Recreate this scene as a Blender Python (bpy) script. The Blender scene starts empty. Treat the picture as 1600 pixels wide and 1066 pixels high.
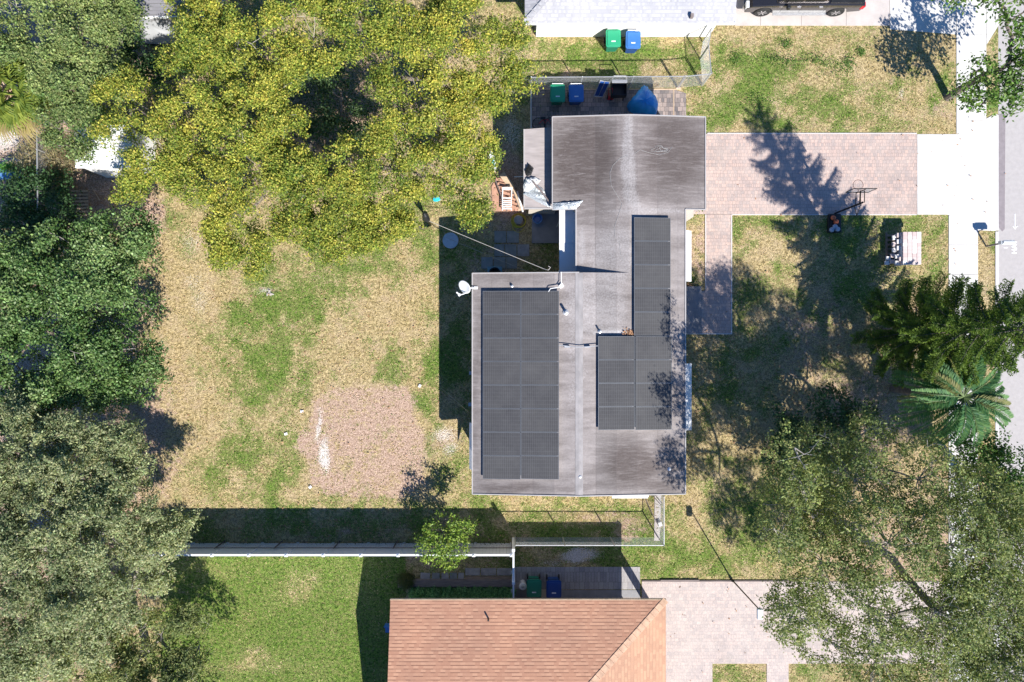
import bpy, math, random
import numpy as np
from mathutils import Vector, Matrix
random.seed(7); RNG = np.random.default_rng(7)
sc = bpy.context.scene; COL = sc.collection
R = math.radians
# ------------------------------------------------------------------ camera, sky, sun, exposure
H = 34.0; F = 1067.0
cd = bpy.data.cameras.new("camera"); cam = bpy.data.objects.new("camera", cd); COL.objects.link(cam)
cam.location = (0, 0, H); cam.rotation_euler = (0, 0, 0)
cd.sensor_width = 36; cd.lens = 24.0; cd.clip_start = 0.5; cd.clip_end = 900
sc.camera = cam
SUN = Vector((0.55, -0.93, 1.0)).normalized()
w = bpy.data.worlds.new("World"); sc.world = w; w.use_nodes = True
nt = w.node_tree; nt.nodes.clear()
wo = nt.nodes.new("ShaderNodeOutputWorld"); bg = nt.nodes.new("ShaderNodeBackground"); sk = nt.nodes.new("ShaderNodeTexSky")
sk.sky_type = 'NISHITA'; sk.sun_disc = False; sk.sun_elevation = R(42.8); sk.sun_rotation = R(149.4)
sk.air_density = 1.0; sk.dust_density = 0.0; sk.ozone_density = 5.0
bg.inputs[1].default_value = 0.074
tint = nt.nodes.new('ShaderNodeMix'); tint.data_type = 'RGBA'; tint.blend_type = 'MULTIPLY'; tint.inputs[0].default_value = 1.0; tint.inputs[7].default_value = (.66, .93, 1.22, 1)   # a clear, deep blue winter sky
nt.links.new(sk.outputs[0], tint.inputs[6]); nt.links.new(tint.outputs[2], bg.inputs[0]); nt.links.new(bg.outputs[0], wo.inputs[0])
sd = bpy.data.lights.new("sun", 'SUN'); so = bpy.data.objects.new("sun", sd); COL.objects.link(so)
sd.energy = 5.0; sd.angle = R(0.5); sd.color = (1.0, 0.955, 0.89)
so.rotation_euler = SUN.to_track_quat('Z', 'Y').to_euler(); so.location = SUN * 60
sc.view_settings.view_transform = 'Standard'; sc.view_settings.look = 'None'
sc.view_settings.exposure = 0.74; sc.view_settings.gamma = 1.0

# ------------------------------------------------------------------ measuring helpers
def k(z): return (H - z) / F
def P(px, py, z=0.0): return Vector(((px - 800) * k(z), (533 - py) * k(z), z))
def G(px, py, z=0.0):                                   # plan position of a ground pixel, lifted to z
    p = P(px, py, 0); return Vector((p.x, p.y, z))

# ------------------------------------------------------------------ object helpers
ORG = {}
def tag(o, label=None, cat=None, group=None, kind=None):
    if label: o['label'] = label
    if cat: o['category'] = cat
    if group: o['group'] = group
    if kind: o['kind'] = kind
    return o
def thing(name, label, cat, loc=(0, 0, 0), group=None):
    o = bpy.data.objects.new(name, None); COL.objects.link(o); o.location = loc; o.empty_display_size = .2
    ORG[o.name] = Vector(loc); return tag(o, label, cat, group)
def copy_tree(o, parent=None):
    c = o.copy(); COL.objects.link(c)
    if parent is not None: c.parent = parent
    for ch in list(o.children): copy_tree(ch, c)
    return c
class MB:
    def __init__(s): s.v = []; s.f = []; s.m = []; s.mi = 0
    def add(s, vs, fs):
        b = len(s.v); s.v += [tuple(v) for v in vs]; s.f += [tuple(i + b for i in f) for f in fs]; s.m += [s.mi] * len(fs); return s
    def box(s, c, d, rz=0, tilt=None):
        hx, hy, hz = d[0] / 2, d[1] / 2, d[2] / 2
        M = Matrix.Rotation(rz, 3, 'Z')
        if tilt is not None: M = tilt.to_matrix().to_3x3() if hasattr(tilt, 'to_matrix') else tilt
        vs = [M @ Vector((x, y, z)) + Vector(c) for z in (-hz, hz) for x, y in ((-hx, -hy), (hx, -hy), (hx, hy), (-hx, hy))]
        return s.add(vs, [(3, 2, 1, 0), (4, 5, 6, 7), (0, 1, 5, 4), (1, 2, 6, 5), (2, 3, 7, 6), (3, 0, 4, 7)])
    def bx(s, x0, x1, y0, y1, z0, z1): return s.box(((x0 + x1) / 2, (y0 + y1) / 2, (z0 + z1) / 2), (abs(x1 - x0), abs(y1 - y0), abs(z1 - z0)))
    def prism(s, pts, z0, z1):
        n = len(pts)
        z0f = z0 if callable(z0) else (lambda x, y: z0); z1f = z1 if callable(z1) else (lambda x, y: z1)
        a = sum(pts[i][0] * pts[(i + 1) % n][1] - pts[(i + 1) % n][0] * pts[i][1] for i in range(n))
        if a < 0: pts = pts[::-1]
        vs = [(p[0], p[1], z0f(p[0], p[1])) for p in pts] + [(p[0], p[1], z1f(p[0], p[1])) for p in pts]
        return s.add(vs, [tuple(range(n - 1, -1, -1)), tuple(range(n, 2 * n))] + [(i, (i + 1) % n, n + (i + 1) % n, n + i) for i in range(n)])
    def tube(s, pts, r, n=6, cap=True):
        pts = [Vector(p) for p in pts]; rs = r if isinstance(r, (list, tuple)) else [r] * len(pts)
        vs = []; fs = []
        up = None
        for i, p in enumerate(pts):
            d = (pts[min(i + 1, len(pts) - 1)] - pts[max(i - 1, 0)])
            d = d.normalized() if d.length > 1e-9 else Vector((0, 0, 1))
            if up is None: up = Vector((0, 0, 1)) if abs(d.z) < .9 else Vector((1, 0, 0))
            a = d.cross(up)
            if a.length < 1e-4: a = d.cross(Vector((1, .3, 0)))
            a.normalize(); b = a.cross(d).normalized(); up = b
            for j in range(n):
                t = 2 * math.pi * j / n; vs.append(p + (a * math.cos(t) + b * math.sin(t)) * rs[i])
        for i in range(len(pts) - 1):
            for j in range(n): fs.append((i * n + j, i * n + (j + 1) % n, (i + 1) * n + (j + 1) % n, (i + 1) * n + j))
        if cap: fs.append(tuple(range(n - 1, -1, -1))); fs.append(tuple((len(pts) - 1) * n + j for j in range(n)))
        return s.add(vs, fs)
    def lathe(s, c, prof, n=20, axis='Z'):
        vs = []; fs = []; c = Vector(c)
        for r, z in prof:
            for j in range(n):
                t = 2 * math.pi * j / n; q = Vector((r * math.cos(t), r * math.sin(t), z))
                if axis == 'Y': q = Vector((q.x, q.z, q.y))
                if axis == 'X': q = Vector((q.z, q.x, q.y))
                vs.append(q + c)
        for i in range(len(prof) - 1):
            for j in range(n): fs.append((i * n + j, i * n + (j + 1) % n, (i + 1) * n + (j + 1) % n, (i + 1) * n + j))
        fs.append(tuple(range(n - 1, -1, -1))); fs.append(tuple((len(prof) - 1) * n + j for j in range(n)))
        return s.add(vs, fs)
    def build(s, name, mats, parent=None, smooth=False, bevel=0, **tg):
        me = bpy.data.meshes.new(name)
        org = Vector((0, 0, 0))
        if parent is not None and parent.name in ORG: org = ORG[parent.name]
        me.from_pydata([tuple(Vector(v) - org) for v in s.v], [], s.f)
        if not isinstance(mats, (list, tuple)): mats = [mats]
        for m in mats: me.materials.append(m)
        if len(mats) > 1: me.polygons.foreach_set('material_index', s.m)
        if smooth: me.polygons.foreach_set('use_smooth', [True] * len(me.polygons))
        me.update(); o = bpy.data.objects.new(name, me); COL.objects.link(o)
        ORG[o.name] = org
        if parent is not None: o.parent = parent
        if bevel:
            bm = o.modifiers.new('bevel', 'BEVEL'); bm.width = bevel; bm.segments = 2; bm.limit_method = 'ANGLE'
        return tag(o, **tg) if tg else o

# ------------------------------------------------------------------ materials
def newmat(name):
    m = bpy.data.materials.new(name); m.use_nodes = True; n = m.node_tree; n.nodes.clear()
    o = n.nodes.new('ShaderNodeOutputMaterial'); b = n.nodes.new('ShaderNodeBsdfPrincipled'); n.links.new(b.outputs[0], o.inputs[0])
    return m, n, b
def N(n, t, **kw):
    x = n.nodes.new(t)
    for a, v in kw.items():
        if a.startswith('i_'): x.inputs[a[2:].replace('_', ' ')].default_value = v
        else: setattr(x, a, v)
    return x
def coords(n, sx=1, sy=1, sz=1, rot=0, world=True):
    if world: g = n.nodes.new('ShaderNodeNewGeometry'); out = g.outputs['Position']
    else: g = n.nodes.new('ShaderNodeTexCoord'); out = g.outputs['Object']
    mp = n.nodes.new('ShaderNodeMapping'); mp.inputs['Scale'].default_value = (sx, sy, sz); mp.inputs['Rotation'].default_value = (0, 0, rot)
    n.links.new(out, mp.inputs[0]); return mp.outputs[0]
def mix(n, fac, a, b, mode='MIX'):
    x = n.nodes.new('ShaderNodeMix'); x.data_type = 'RGBA'; x.blend_type = mode; x.clamp_factor = True
    for s, v in ((x.inputs[0], fac), (x.inputs[6], a), (x.inputs[7], b)):
        if isinstance(v, (int, float)): s.default_value = v
        elif isinstance(v, (tuple, list)): s.default_value = (*v[:3], 1)
        else: n.links.new(v, s)
    return x.outputs[2]
def ramp(n, val, p0, p1, c0=(0, 0, 0), c1=(1, 1, 1)):
    r = n.nodes.new('ShaderNodeValToRGB'); r.color_ramp.elements[0].position = p0; r.color_ramp.elements[1].position = p1
    r.color_ramp.elements[0].color = (*c0, 1); r.color_ramp.elements[1].color = (*c1, 1); n.links.new(val, r.inputs[0]); return r.outputs[0]
def noise(n, co, scale, detail=4, rough=.6, dist=0):
    x = n.nodes.new('ShaderNodeTexNoise'); x.inputs['Scale'].default_value = scale; x.inputs['Detail'].default_value = detail
    x.inputs['Roughness'].default_value = rough; x.inputs['Distortion'].default_value = dist; n.links.new(co, x.inputs['Vector']); return x.outputs[0]
def bump(n, b, val, strength=.4, dist=.02):
    x = n.nodes.new('ShaderNodeBump'); x.inputs['Strength'].default_value = strength; x.inputs['Distance'].default_value = dist
    n.links.new(val, x.inputs['Height']); n.links.new(x.outputs[0], b.inputs['Normal'])
def attr(n, name):
    a = n.nodes.new('ShaderNodeAttribute'); a.attribute_name = name; return a
def math_(n, op, a, b=0.0):
    x = n.nodes.new('ShaderNodeMath'); x.operation = op; x.use_clamp = False
    for s, v in ((x.inputs[0], a), (x.inputs[1], b)):
        if isinstance(v, (int, float)): s.default_value = v
        else: n.links.new(v, s)
    return x.outputs[0]

def simple(name, col, rough=.7, metal=0, var=.25, scale=3, bmp=0, world=False, streak=None):
    m, n, b = newmat(name)
    co = coords(n, world=world)
    if streak: co = coords(n, *streak, world=world)
    nz = noise(n, co, scale, 5)
    d = tuple(c * (1 - var) for c in col); l = tuple(min(1, c * (1 + var)) for c in col)
    n.links.new(ramp(n, nz, .3, .7, d, l), b.inputs['Base Color'])
    b.inputs['Roughness'].default_value = rough; b.inputs['Metallic'].default_value = metal
    if bmp: bump(n, b, nz, bmp, .03)
    return m

def ground_mat():
    m, n, b = newmat('lawn_ground'); a = attr(n, 'mask'); sep = n.nodes.new('ShaderNodeSeparateColor'); n.links.new(a.outputs['Color'], sep.inputs[0])
    g, d, s = sep.outputs
    co = coords(n)
    fine = noise(n, co, 7, 5, .8); mid = noise(n, co, 1.7, 6, .72); big = noise(n, co, .55, 4, .6); vf = noise(n, co, 19, 4, .85); vf2 = noise(n, coords(n, 1, 1, 1, .7), 13, 4, .85)
    cmid = noise(n, coords(n, 1, 1.3, 1, .6), 3.2, 6, .8)
    straw = mix(n, ramp(n, fine, .42, .58), (.23, .175, .080), (.62, .49, .26))
    straw = mix(n, math_(n, 'MULTIPLY', ramp(n, mid, .50, .60), .7), straw, mix(n, ramp(n, vf2, .44, .56), (.30, .215, .12), (.66, .51, .33)))
    straw = mix(n, math_(n, 'MULTIPLY', ramp(n, big, .50, .68), .5), straw, mix(n, ramp(n, vf, .44, .56), (.30, .22, .12), (.70, .57, .37)))
    green = mix(n, ramp(n, fine, .42, .58), (.042, .095, .013), (.18, .29, .048))
    green = mix(n, math_(n, 'MULTIPLY', ramp(n, cmid, .47, .56), .62), green, mix(n, ramp(n, vf2, .44, .56), (.13, .13, .045), (.40, .36, .15)))
    gm = math_(n, 'ADD', g, math_(n, 'MULTIPLY', math_(n, 'SUBTRACT', cmid, .5), 2.6))
    gm = math_(n, 'ADD', gm, math_(n, 'MULTIPLY', math_(n, 'SUBTRACT', vf2, .5), 3.0))
    c = mix(n, ramp(n, gm, .46, .64), straw, green)
    dirt = mix(n, ramp(n, fine, .42, .58), (.32, .205, .14), (.55, .39, .29))
    dirt = mix(n, math_(n, 'MULTIPLY', ramp(n, vf, .50, .58), .7), dirt, (.62, .47, .385))
    dm = math_(n, 'ADD', d, math_(n, 'MULTIPLY', math_(n, 'SUBTRACT', cmid, .5), 1.9))
    dm = math_(n, 'ADD', dm, math_(n, 'MULTIPLY', math_(n, 'SUBTRACT', vf2, .5), 1.2))
    c = mix(n, ramp(n, dm, .38, .66), c, dirt)
    sm = math_(n, 'ADD', s, math_(n, 'MULTIPLY', math_(n, 'SUBTRACT', vf, .5), 3.2))
    c = mix(n, ramp(n, sm, .46, .8), c, (.68, .63, .58))
    c = mix(n, 1.0, c, ramp(n, vf, .42, .58, (.62, .62, .62), (1.2, 1.2, 1.2)), 'MULTIPLY')
    n.links.new(c, b.inputs['Base Color']); b.inputs['Roughness'].default_value = .95; b.inputs['Specular IOR Level'].default_value = .1
    hsum = math_(n, 'ADD', math_(n, 'MULTIPLY', fine, 1.0), math_(n, 'MULTIPLY', vf, .6))
    bump(n, b, hsum, .8, .06)
    return m
def paver_mat(name, c1, c2, c3, bw=.21, bh=.21, rot=0, mortar=(.16, .13, .11), world=True):
    m, n, b = newmat(name); co = coords(n, rot=rot, world=world)
    br = n.nodes.new('ShaderNodeTexBrick'); n.links.new(co, br.inputs['Vector']); br.offset = .5; br.squash = .62; br.squash_frequency = 3
    br.inputs['Scale'].default_value = 1; br.inputs['Brick Width'].default_value = bw; br.inputs['Row Height'].default_value = bh
    br.inputs['Mortar Size'].default_value = .009; br.inputs['Mortar Smooth'].default_value = .3; br.inputs['Bias'].default_value = 0
    br.inputs['Color1'].default_value = (*c1, 1); br.inputs['Color2'].default_value = (*c2, 1); br.inputs['Mortar'].default_value = (*mortar, 1)
    big = noise(n, co, 1.1, 4); fn = noise(n, co, 22, 3)
    st2 = noise(n, co, .35, 6, .7); c = mix(n, ramp(n, big, .40, .72), br.outputs['Color'], mix(n, .35, br.outputs['Color'], c3)); c = mix(n, math_(n, 'MULTIPLY', ramp(n, st2, .52, .62), .22), c, (.22, .19, .17))
    c = mix(n, 1.0, c, ramp(n, fn, .3, .7, (.82, .82, .82), (1.1, 1.1, 1.1)), 'MULTIPLY')
    n.links.new(c, b.inputs['Base Color']); b.inputs['Roughness'].default_value = .85; bump(n, b, br.outputs['Fac'], -.3, .01)
    return m
def shingle_mat(name, c1, c2, rot=0, bh=.15, bw=.32, mortar=(.12, .07, .05), ms=.018):
    m, n, b = newmat(name); co = coords(n, rot=rot)
    br = n.nodes.new('ShaderNodeTexBrick'); n.links.new(co, br.inputs['Vector']); br.offset = .5
    br.inputs['Scale'].default_value = 1; br.inputs['Brick Width'].default_value = bw; br.inputs['Row Height'].default_value = bh
    br.inputs['Mortar Size'].default_value = .003; br.inputs['Mortar Smooth'].default_value = .6; br.inputs['Bias'].default_value = 0
    br.inputs['Color1'].default_value = (0, 0, 0, 1); br.inputs['Color2'].default_value = (1, 1, 1, 1); br.inputs['Mortar'].default_value = (.3, .3, .3, 1)
    sp = n.nodes.new('ShaderNodeSeparateXYZ'); n.links.new(co, sp.inputs[0]); fr = math_(n, 'FRACT', math_(n, 'MULTIPLY', sp.outputs[1], 1 / bh))
    butt = math_(n, 'LESS_THAN', fr, ms / bh * 1.5)            # thick laminated tabs: a dark butt line under some tabs only
    fn = noise(n, co, 34, 3); tone = math_(n, 'ADD', math_(n, 'MULTIPLY', br.outputs['Color'], .6), math_(n, 'MULTIPLY', math_(n, 'SUBTRACT', fn, .3), .9))
    c = mix(n, ramp(n, tone, .1, .8), c2, c1)
    c = mix(n, math_(n, 'MULTIPLY', butt, ramp(n, br.outputs['Color'], .35, .5, (.28, .28, .28), (.85, .85, .85))), c, mortar)
    big = noise(n, co, .5, 5); c = mix(n, 1.0, c, ramp(n, big, .3, .7, (.86, .86, .88), (1.08, 1.06, 1.04)), 'MULTIPLY')
    n.links.new(c, b.inputs['Base Color']); b.inputs['Roughness'].default_value = .9; bump(n, b, butt, -.5, .015)
    return m
def roof_mat():
    m, n, b = newmat('rolled_roofing'); a = attr(n, 'mask'); sep = n.nodes.new('ShaderNodeSeparateColor'); n.links.new(a.outputs['Color'], sep.inputs[0])
    dk, lt, pk = sep.outputs
    co = coords(n); sx = coords(n, .35, 2.6, 1, .04); wide = coords(n, .25, 1.1, 1)
    st = noise(n, sx, 3.2, 6, .72, .4); mid = noise(n, wide, 1.6, 5, .65, .3); fn = noise(n, co, 14, 4, .7)
    base = mix(n, ramp(n, mid, .33, .68), (.185, .163, .155), (.33, .298, .287))
    dm = math_(n, 'ADD', dk, math_(n, 'MULTIPLY', math_(n, 'SUBTRACT', st, .5), 1.5))
    base = mix(n, ramp(n, dm, .25, .95), base, (.088, .070, .064))
    base = mix(n, math_(n, 'MULTIPLY', ramp(n, st, .56, .72), .35), base, (.46, .43, .42))
    lm = math_(n, 'ADD', lt, math_(n, 'MULTIPLY', math_(n, 'SUBTRACT', fn, .5), .6))
    base = mix(n, ramp(n, lm, .3, .9), base, (.45, .435, .435))
    # lapped sheet seams parallel to the ridge
    sp = n.nodes.new('ShaderNodeSeparateXYZ'); n.links.new(co, sp.inputs[0])
    fr = math_(n, 'FRACT', math_(n, 'MULTIPLY', sp.outputs[0], 1 / .93)); line = math_(n, 'LESS_THAN', fr, .03)
    wn = n.nodes.new('ShaderNodeTexWhiteNoise'); wn.noise_dimensions = '1D'; n.links.new(math_(n, 'FLOOR', math_(n, 'MULTIPLY', sp.outputs[0], 1 / .93)), wn.inputs['W']); base = mix(n, 1.0, base, ramp(n, wn.outputs['Value'], 0, 1, (.86, .86, .86), (1.12, 1.11, 1.10)), 'MULTIPLY')
    base = mix(n, math_(n, 'MULTIPLY', line, .28), base, (.12, .10, .10))
    base = mix(n, 1.0, base, ramp(n, fn, .3, .7, (.86, .86, .86), (1.12, 1.12, 1.12)), 'MULTIPLY')
    n.links.new(base, b.inputs['Base Color']); b.inputs['Roughness'].default_value = .88
    bump(n, b, fn, .15, .01); return m
def leaf_mat(name, trans=.32, rough=.45):
    m, n, b = newmat(name); a = attr(n, 'leaf_colour'); out = n.nodes['Material Output']
    n.links.new(a.outputs['Color'], b.inputs['Base Color']); b.inputs['Roughness'].default_value = rough; b.inputs['Specular IOR Level'].default_value = .35
    t = n.nodes.new('ShaderNodeBsdfTranslucent'); tc = mix(n, 1.0, a.outputs['Color'], (1.25, 1.35, .55), 'MULTIPLY'); n.links.new(tc, t.inputs[0])
    mx = n.nodes.new('ShaderNodeMixShader'); mx.inputs[0].default_value = trans
    n.links.new(b.outputs[0], mx.inputs[1]); n.links.new(t.outputs[0], mx.inputs[2]); n.links.new(mx.outputs[0], out.inputs[0])
    return m
def glassy(name, col=(.9, .95, 1), alpha=.25):
    m, n, b = newmat(name); b.inputs['Base Color'].default_value = (*col, 1); b.inputs['Roughness'].default_value = .08; b.inputs['Alpha'].default_value = alpha
    return m
def panel_mat():
    m, n, b = newmat('solar_cells'); co = coords(n, world=False); sp = n.nodes.new('ShaderNodeSeparateXYZ'); n.links.new(co, sp.inputs[0])
    def line(axis, per, wd): return math_(n, 'LESS_THAN', math_(n, 'FRACT', math_(n, 'MULTIPLY', sp.outputs[axis], 1 / per)), wd)
    l1 = line(0, .0855, .13); l2 = line(1, .171, .05)
    nz = noise(n, coords(n), 1.3, 4); dust = ramp(n, noise(n, coords(n), 7, 5), .3, .8, (.0, .0, .0), (1, 1, 1))
    c = mix(n, ramp(n, nz, .3, .7), (.052, .051, .053), (.072, .071, .072)); oi = n.nodes.new('ShaderNodeObjectInfo'); c = mix(n, 1.0, c, ramp(n, oi.outputs['Random'], 0, 1, (.85, .85, .87), (1.18, 1.16, 1.12)), 'MULTIPLY')
    c = mix(n, math_(n, 'MULTIPLY', l1, .55), c, (.17, .175, .18)); c = mix(n, math_(n, 'MULTIPLY', l2, .4), c, (.16, .165, .17))
    c = mix(n, math_(n, 'MULTIPLY', dust, .12), c, (.16, .155, .15))
    n.links.new(c, b.inputs['Base Color']); b.inputs['Roughness'].default_value = .42; b.inputs['Specular IOR Level'].default_value = .3
    return m

M = dict(
    ground=ground_mat(), roof=roof_mat(), leaf=leaf_mat('foliage', .32, .6), leafdark=leaf_mat('glossy_foliage', .25, .5),
    drive=paver_mat('driveway_pavers', (.57, .42, .355), (.40, .33, .305), (.60, .51, .45), .17, .17, mortar=(.30, .23, .21)),
    drive2=paver_mat('pale_pavers', (.57, .465, .415), (.44, .38, .355), (.62, .55, .49), .20, .17, mortar=(.38, .32, .31)),
    patio=paver_mat('patio_pavers', (.38, .30, .265), (.13, .12, .125), (.44, .36, .31), .22, .22, mortar=(.07, .06, .055)),
    grey_pav=paver_mat('grey_pavers', (.40, .38, .37), (.27, .26, .27), (.44, .42, .41), .24, .5, mortar=(.14, .13, .13)),
    concrete=simple('concrete', (.60, .585, .56), .85, 0, .10, 1.3, .1, True),
    concrete_old=simple('weathered_concrete', (.52, .47, .44), .85, 0, .12, 1.6, .1, True),
    concrete_dark=simple('dark_concrete', (.25, .25, .26), .85, 0, .18, 2, .1, True),
    asphalt=simple('asphalt', (.41, .385, .375), .9, 0, .07, 5, .15, True),
    asphalt_patch=simple('asphalt_patch', (.25, .22, .23), .9, 0, .12, 4, .15, True),
    kerb=simple('kerb_concrete', (.60, .57, .55), .85, 0, .08, 2, .1, True),
    stucco=simple('stucco', (.52, .47, .40), .9, 0, .05, 3, .1), white_wall=simple('white_stucco', (.82, .80, .77), .9, 0, .03, 2, .05),
    fascia=simple('painted_trim', (.40, .38, .37), .6, 0, .08, 3), white=simple('white_paint', (.80, .80, .79), .45, 0, .03, 2),
    vinyl=simple('white_vinyl', (.76, .78, .80), .35, 0, .03, 2), metalroof=simple('white_metal_roof', (.80, .80, .80), .4, 0, .03, 2),
    shed_roof=simple('shed_roofing', (.36, .32, .31), .9, 0, .16, 3.0, .1, True, (.5, 2.5, 1)),
    shingle_o=shingle_mat('terracotta_shingles', (.56, .315, .20), (.42, .215, .135), 0, .148, .22, (.17, .08, .05), .024),
    shingle_oh=shingle_mat('terracotta_shingles_end', (.56, .335, .21), (.43, .24, .155), R(90), .148, .2, (.32, .19, .13), .014),
    cap_o=simple('ridge_cap_shingle', (.56, .36, .24), .9, 0, .25, 3.2, 0, True),
    shingle_g=shingle_mat('pale_grey_shingles', (.50, .50, .51), (.36, .36, .38), 0, .15, .10, (.32, .32, .34), .014),
    blue_roof=shingle_mat('slate_shingles', (.22, .22, .24), (.17, .17, .19), 0, .15, .3, (.1, .1, .1)),
    cells=panel_mat(), panel_frame=simple('panel_frame', (.24, .25, .26), .4, .5, .1, 3), rail=simple('aluminium_rail', (.6, .6, .6), .4, .8, .1, 3),
    galv=simple('galvanised_steel', (.56, .57, .58), .4, .6, .1, 6), wire=simple('chain_link_wire', (.50, .51, .52), .5, .5, .1, 6),
    rust=simple('rusty_steel', (.13, .10, .09), .7, .3, .3, 6), black=simple('black_plastic', (.016, .017, .019), .5, 0, .3, 4),
    blackmetal=simple('black_metal', (.02, .02, .022), .4, .3, .2, 5), rubber=simple('rubber', (.02, .02, .02), .8, 0, .2, 5),
    wood=simple('weathered_wood', (.30, .22, .155), .8, 0, .25, 4, .1, False, (1, 5, 1)), wood_light=simple('pale_wood', (.55, .41, .28), .8, 0, .2, 4, .1, False, (1, 5, 1)),
    wood_dark=simple('dark_timber', (.22, .18, .17), .85, 0, .25, 4, .1, False, (.5, 5, 1)), bark=simple('bark', (.17, .14, .115), .95, 0, .35, 6, .4),
    twig=simple('grey_twigs', (.36, .33, .30), .9, 0, .25, 6), bark_pale=simple('pale_bark', (.30, .27, .24), .9, 0, .25, 6, .3),
    brick_clay=simple('clay_brick', (.46, .26, .18), .9, 0, .2, 6), paver_block=simple('paver_block_pink', (.60, .50, .475), .9, 0, .1, 6),
    paver_block2=simple('paver_block_rose', (.56, .44, .42), .9, 0, .1, 6), paver_block3=simple('paver_block_white', (.74, .70, .67), .9, 0, .06, 6),
    bin_green=simple('green_plastic', (.025, .33, .17), .4, 0, .08, 3), bin_blue=simple('blue_plastic', (.045, .17, .46), .4, 0, .08, 3),
    bin_teal=simple('dark_green_plastic', (.01, .19, .12), .4, 0, .08, 3), bin_navy=simple('deep_blue_plastic', (.012, .06, .25), .4, 0, .08, 3),
    tarp=simple('blue_tarpaulin', (.015, .30, .72), .45, 0, .1, 2, .15), tarp_silver=simple('silver_tarpaulin', (.50, .53, .54), .35, .35, .15, 2.5, .3),
    cover=simple('grey_cover', (.33, .34, .35), .7, 0, .06, 1.5), orange=simple('orange_rubber', (.52, .13, .055), .6, 0, .1, 4),
    yellow=simple('yellow_hose', (.55, .45, .05), .5, 0, .1, 4), cyan=simple('cyan_plastic', (.02, .48, .62), .4, 0, .1, 4),
    red=simple('red_plastic', (.45, .02, .03), .4, 0, .1, 4), car=simple('graphite_car_paint', (.075, .070, .072), .22, .75, .05, 2),
    chrome=simple('bright_metal', (.72, .72, .74), .2, 1, .05, 3), carglass=simple('dark_glass', (.01, .012, .015), .05, 0, .1, 3),
    tail=simple('red_lens', (.6, .01, .03), .15, 0, .1, 3), lens=simple('clear_lens', (.8, .82, .85), .1, 0, .05, 3), acrylic=glassy('clear_acrylic'),
    dead=simple('dead_leaves', (.36, .20, .11), .95, 0, .35, 8), paint=simple('road_paint', (.85, .85, .85), .6, 0, .04, 5),
    ac=simple('grey_metal_case', (.42, .45, .48), .5, .3, .1, 4), tan=simple('tan_canvas', (.62, .56, .46), .8, 0, .08, 3),
    frond_stalk=simple('frond_stalk', (.10, .15, .05), .6, 0, .15, 4),
    gravel=simple('gravel', (.42, .42, .42), .95, 0, .5, 14, .4, True),
)
M['car'].node_tree.nodes['Principled BSDF'].inputs['Coat Weight'].default_value = .8

# ------------------------------------------------------------------ numpy noise and blob masks
def vnoise(x, y, s, seed=0):
    g = np.random.default_rng(seed).random((256, 256)); u = x / s + 1000; v = y / s + 1000
    i = np.floor(u).astype(int); j = np.floor(v).astype(int); fu = u - i; fv = v - j
    fu = fu * fu * (3 - 2 * fu); fv = fv * fv * (3 - 2 * fv)
    a = g[i % 256, j % 256]; b = g[(i + 1) % 256, j % 256]; c = g[i % 256, (j + 1) % 256]; d = g[(i + 1) % 256, (j + 1) % 256]
    return (a * (1 - fu) + b * fu) * (1 - fv) + (c * (1 - fu) + d * fu) * fv
def fbm(x, y, s, seed=0, o=4):
    t = 0; a = 1; w_ = 0
    for q in range(o): t = t + a * vnoise(x, y, s / 2 ** q, seed + q * 17); w_ += a; a *= .55
    return t / w_
def blob(X, Y, cx, cy, rx, ry, wgt=1, soft=.5):
    d = np.sqrt(((X - cx) / rx) ** 2 + ((Y - cy) / ry) ** 2); return wgt * np.clip((1 + soft - d) / (2 * soft), 0, 1)
def inpoly(X, Y, pts):
    c = np.zeros(X.shape, bool); n = len(pts); j = n - 1
    for i in range(n):
        xi, yi = pts[i]; xj, yj = pts[j]
        cond = ((yi > Y) != (yj > Y)) & (X < (xj - xi) * (Y - yi) / (yj - yi + 1e-12) + xi); c ^= cond; j = i
    return c
def set_mask(me, cols, name='mask'):
    at = me.color_attributes.new(name, 'FLOAT_COLOR', 'POINT'); at.data.foreach_set('color', np.ascontiguousarray(cols, dtype=np.float32).ravel())

# ------------------------------------------------------------------ ground (one sheet to the horizon)
def axis(lo, hi, st): return np.concatenate([[-400, -150, -70, -45], np.arange(lo, hi + st / 2, st), [45, 70, 150, 400]])
xs = axis(-30, 30, .14); ys = axis(-21, 21, .14)
XX, YY = np.meshgrid(xs, ys); nx, ny = len(xs), len(ys)
me = bpy.data.meshes.new('ground'); V = np.stack([XX.ravel(), YY.ravel(), np.zeros(XX.size)], 1)
I = np.arange(nx * ny).reshape(ny, nx); Q = np.stack([I[:-1, :-1], I[:-1, 1:], I[1:, 1:], I[1:, :-1]], -1).reshape(-1, 4)
def np_mesh(me, V, Q):
    me.vertices.add(len(V)); me.vertices.foreach_set('co', np.ascontiguousarray(V, dtype=np.float32).ravel())
    nq, kk = Q.shape
    me.loops.add(nq * kk); me.loops.foreach_set('vertex_index', np.ascontiguousarray(Q, dtype=np.int32).ravel())
    me.polygons.add(nq); me.polygons.foreach_set('loop_start', np.arange(0, nq * kk, kk, dtype=np.int32))
    me.update(calc_edges=True)
np_mesh(me, V, Q)
px = XX / k(0) + 800; py = 533 - YY / k(0)              # same map as the photo's ground pixels
wx = px + 34 * (fbm(XX, YY, 1.4, 3) - .5) * 2; wy = py + 34 * (fbm(XX, YY, 1.4, 9) - .5) * 2
green = np.full(XX.shape, .41) + .9 * (fbm(XX, YY, 1.5, 21) - .5) + 1.1 * (fbm(XX, YY, .6, 77) - .5)
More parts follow.
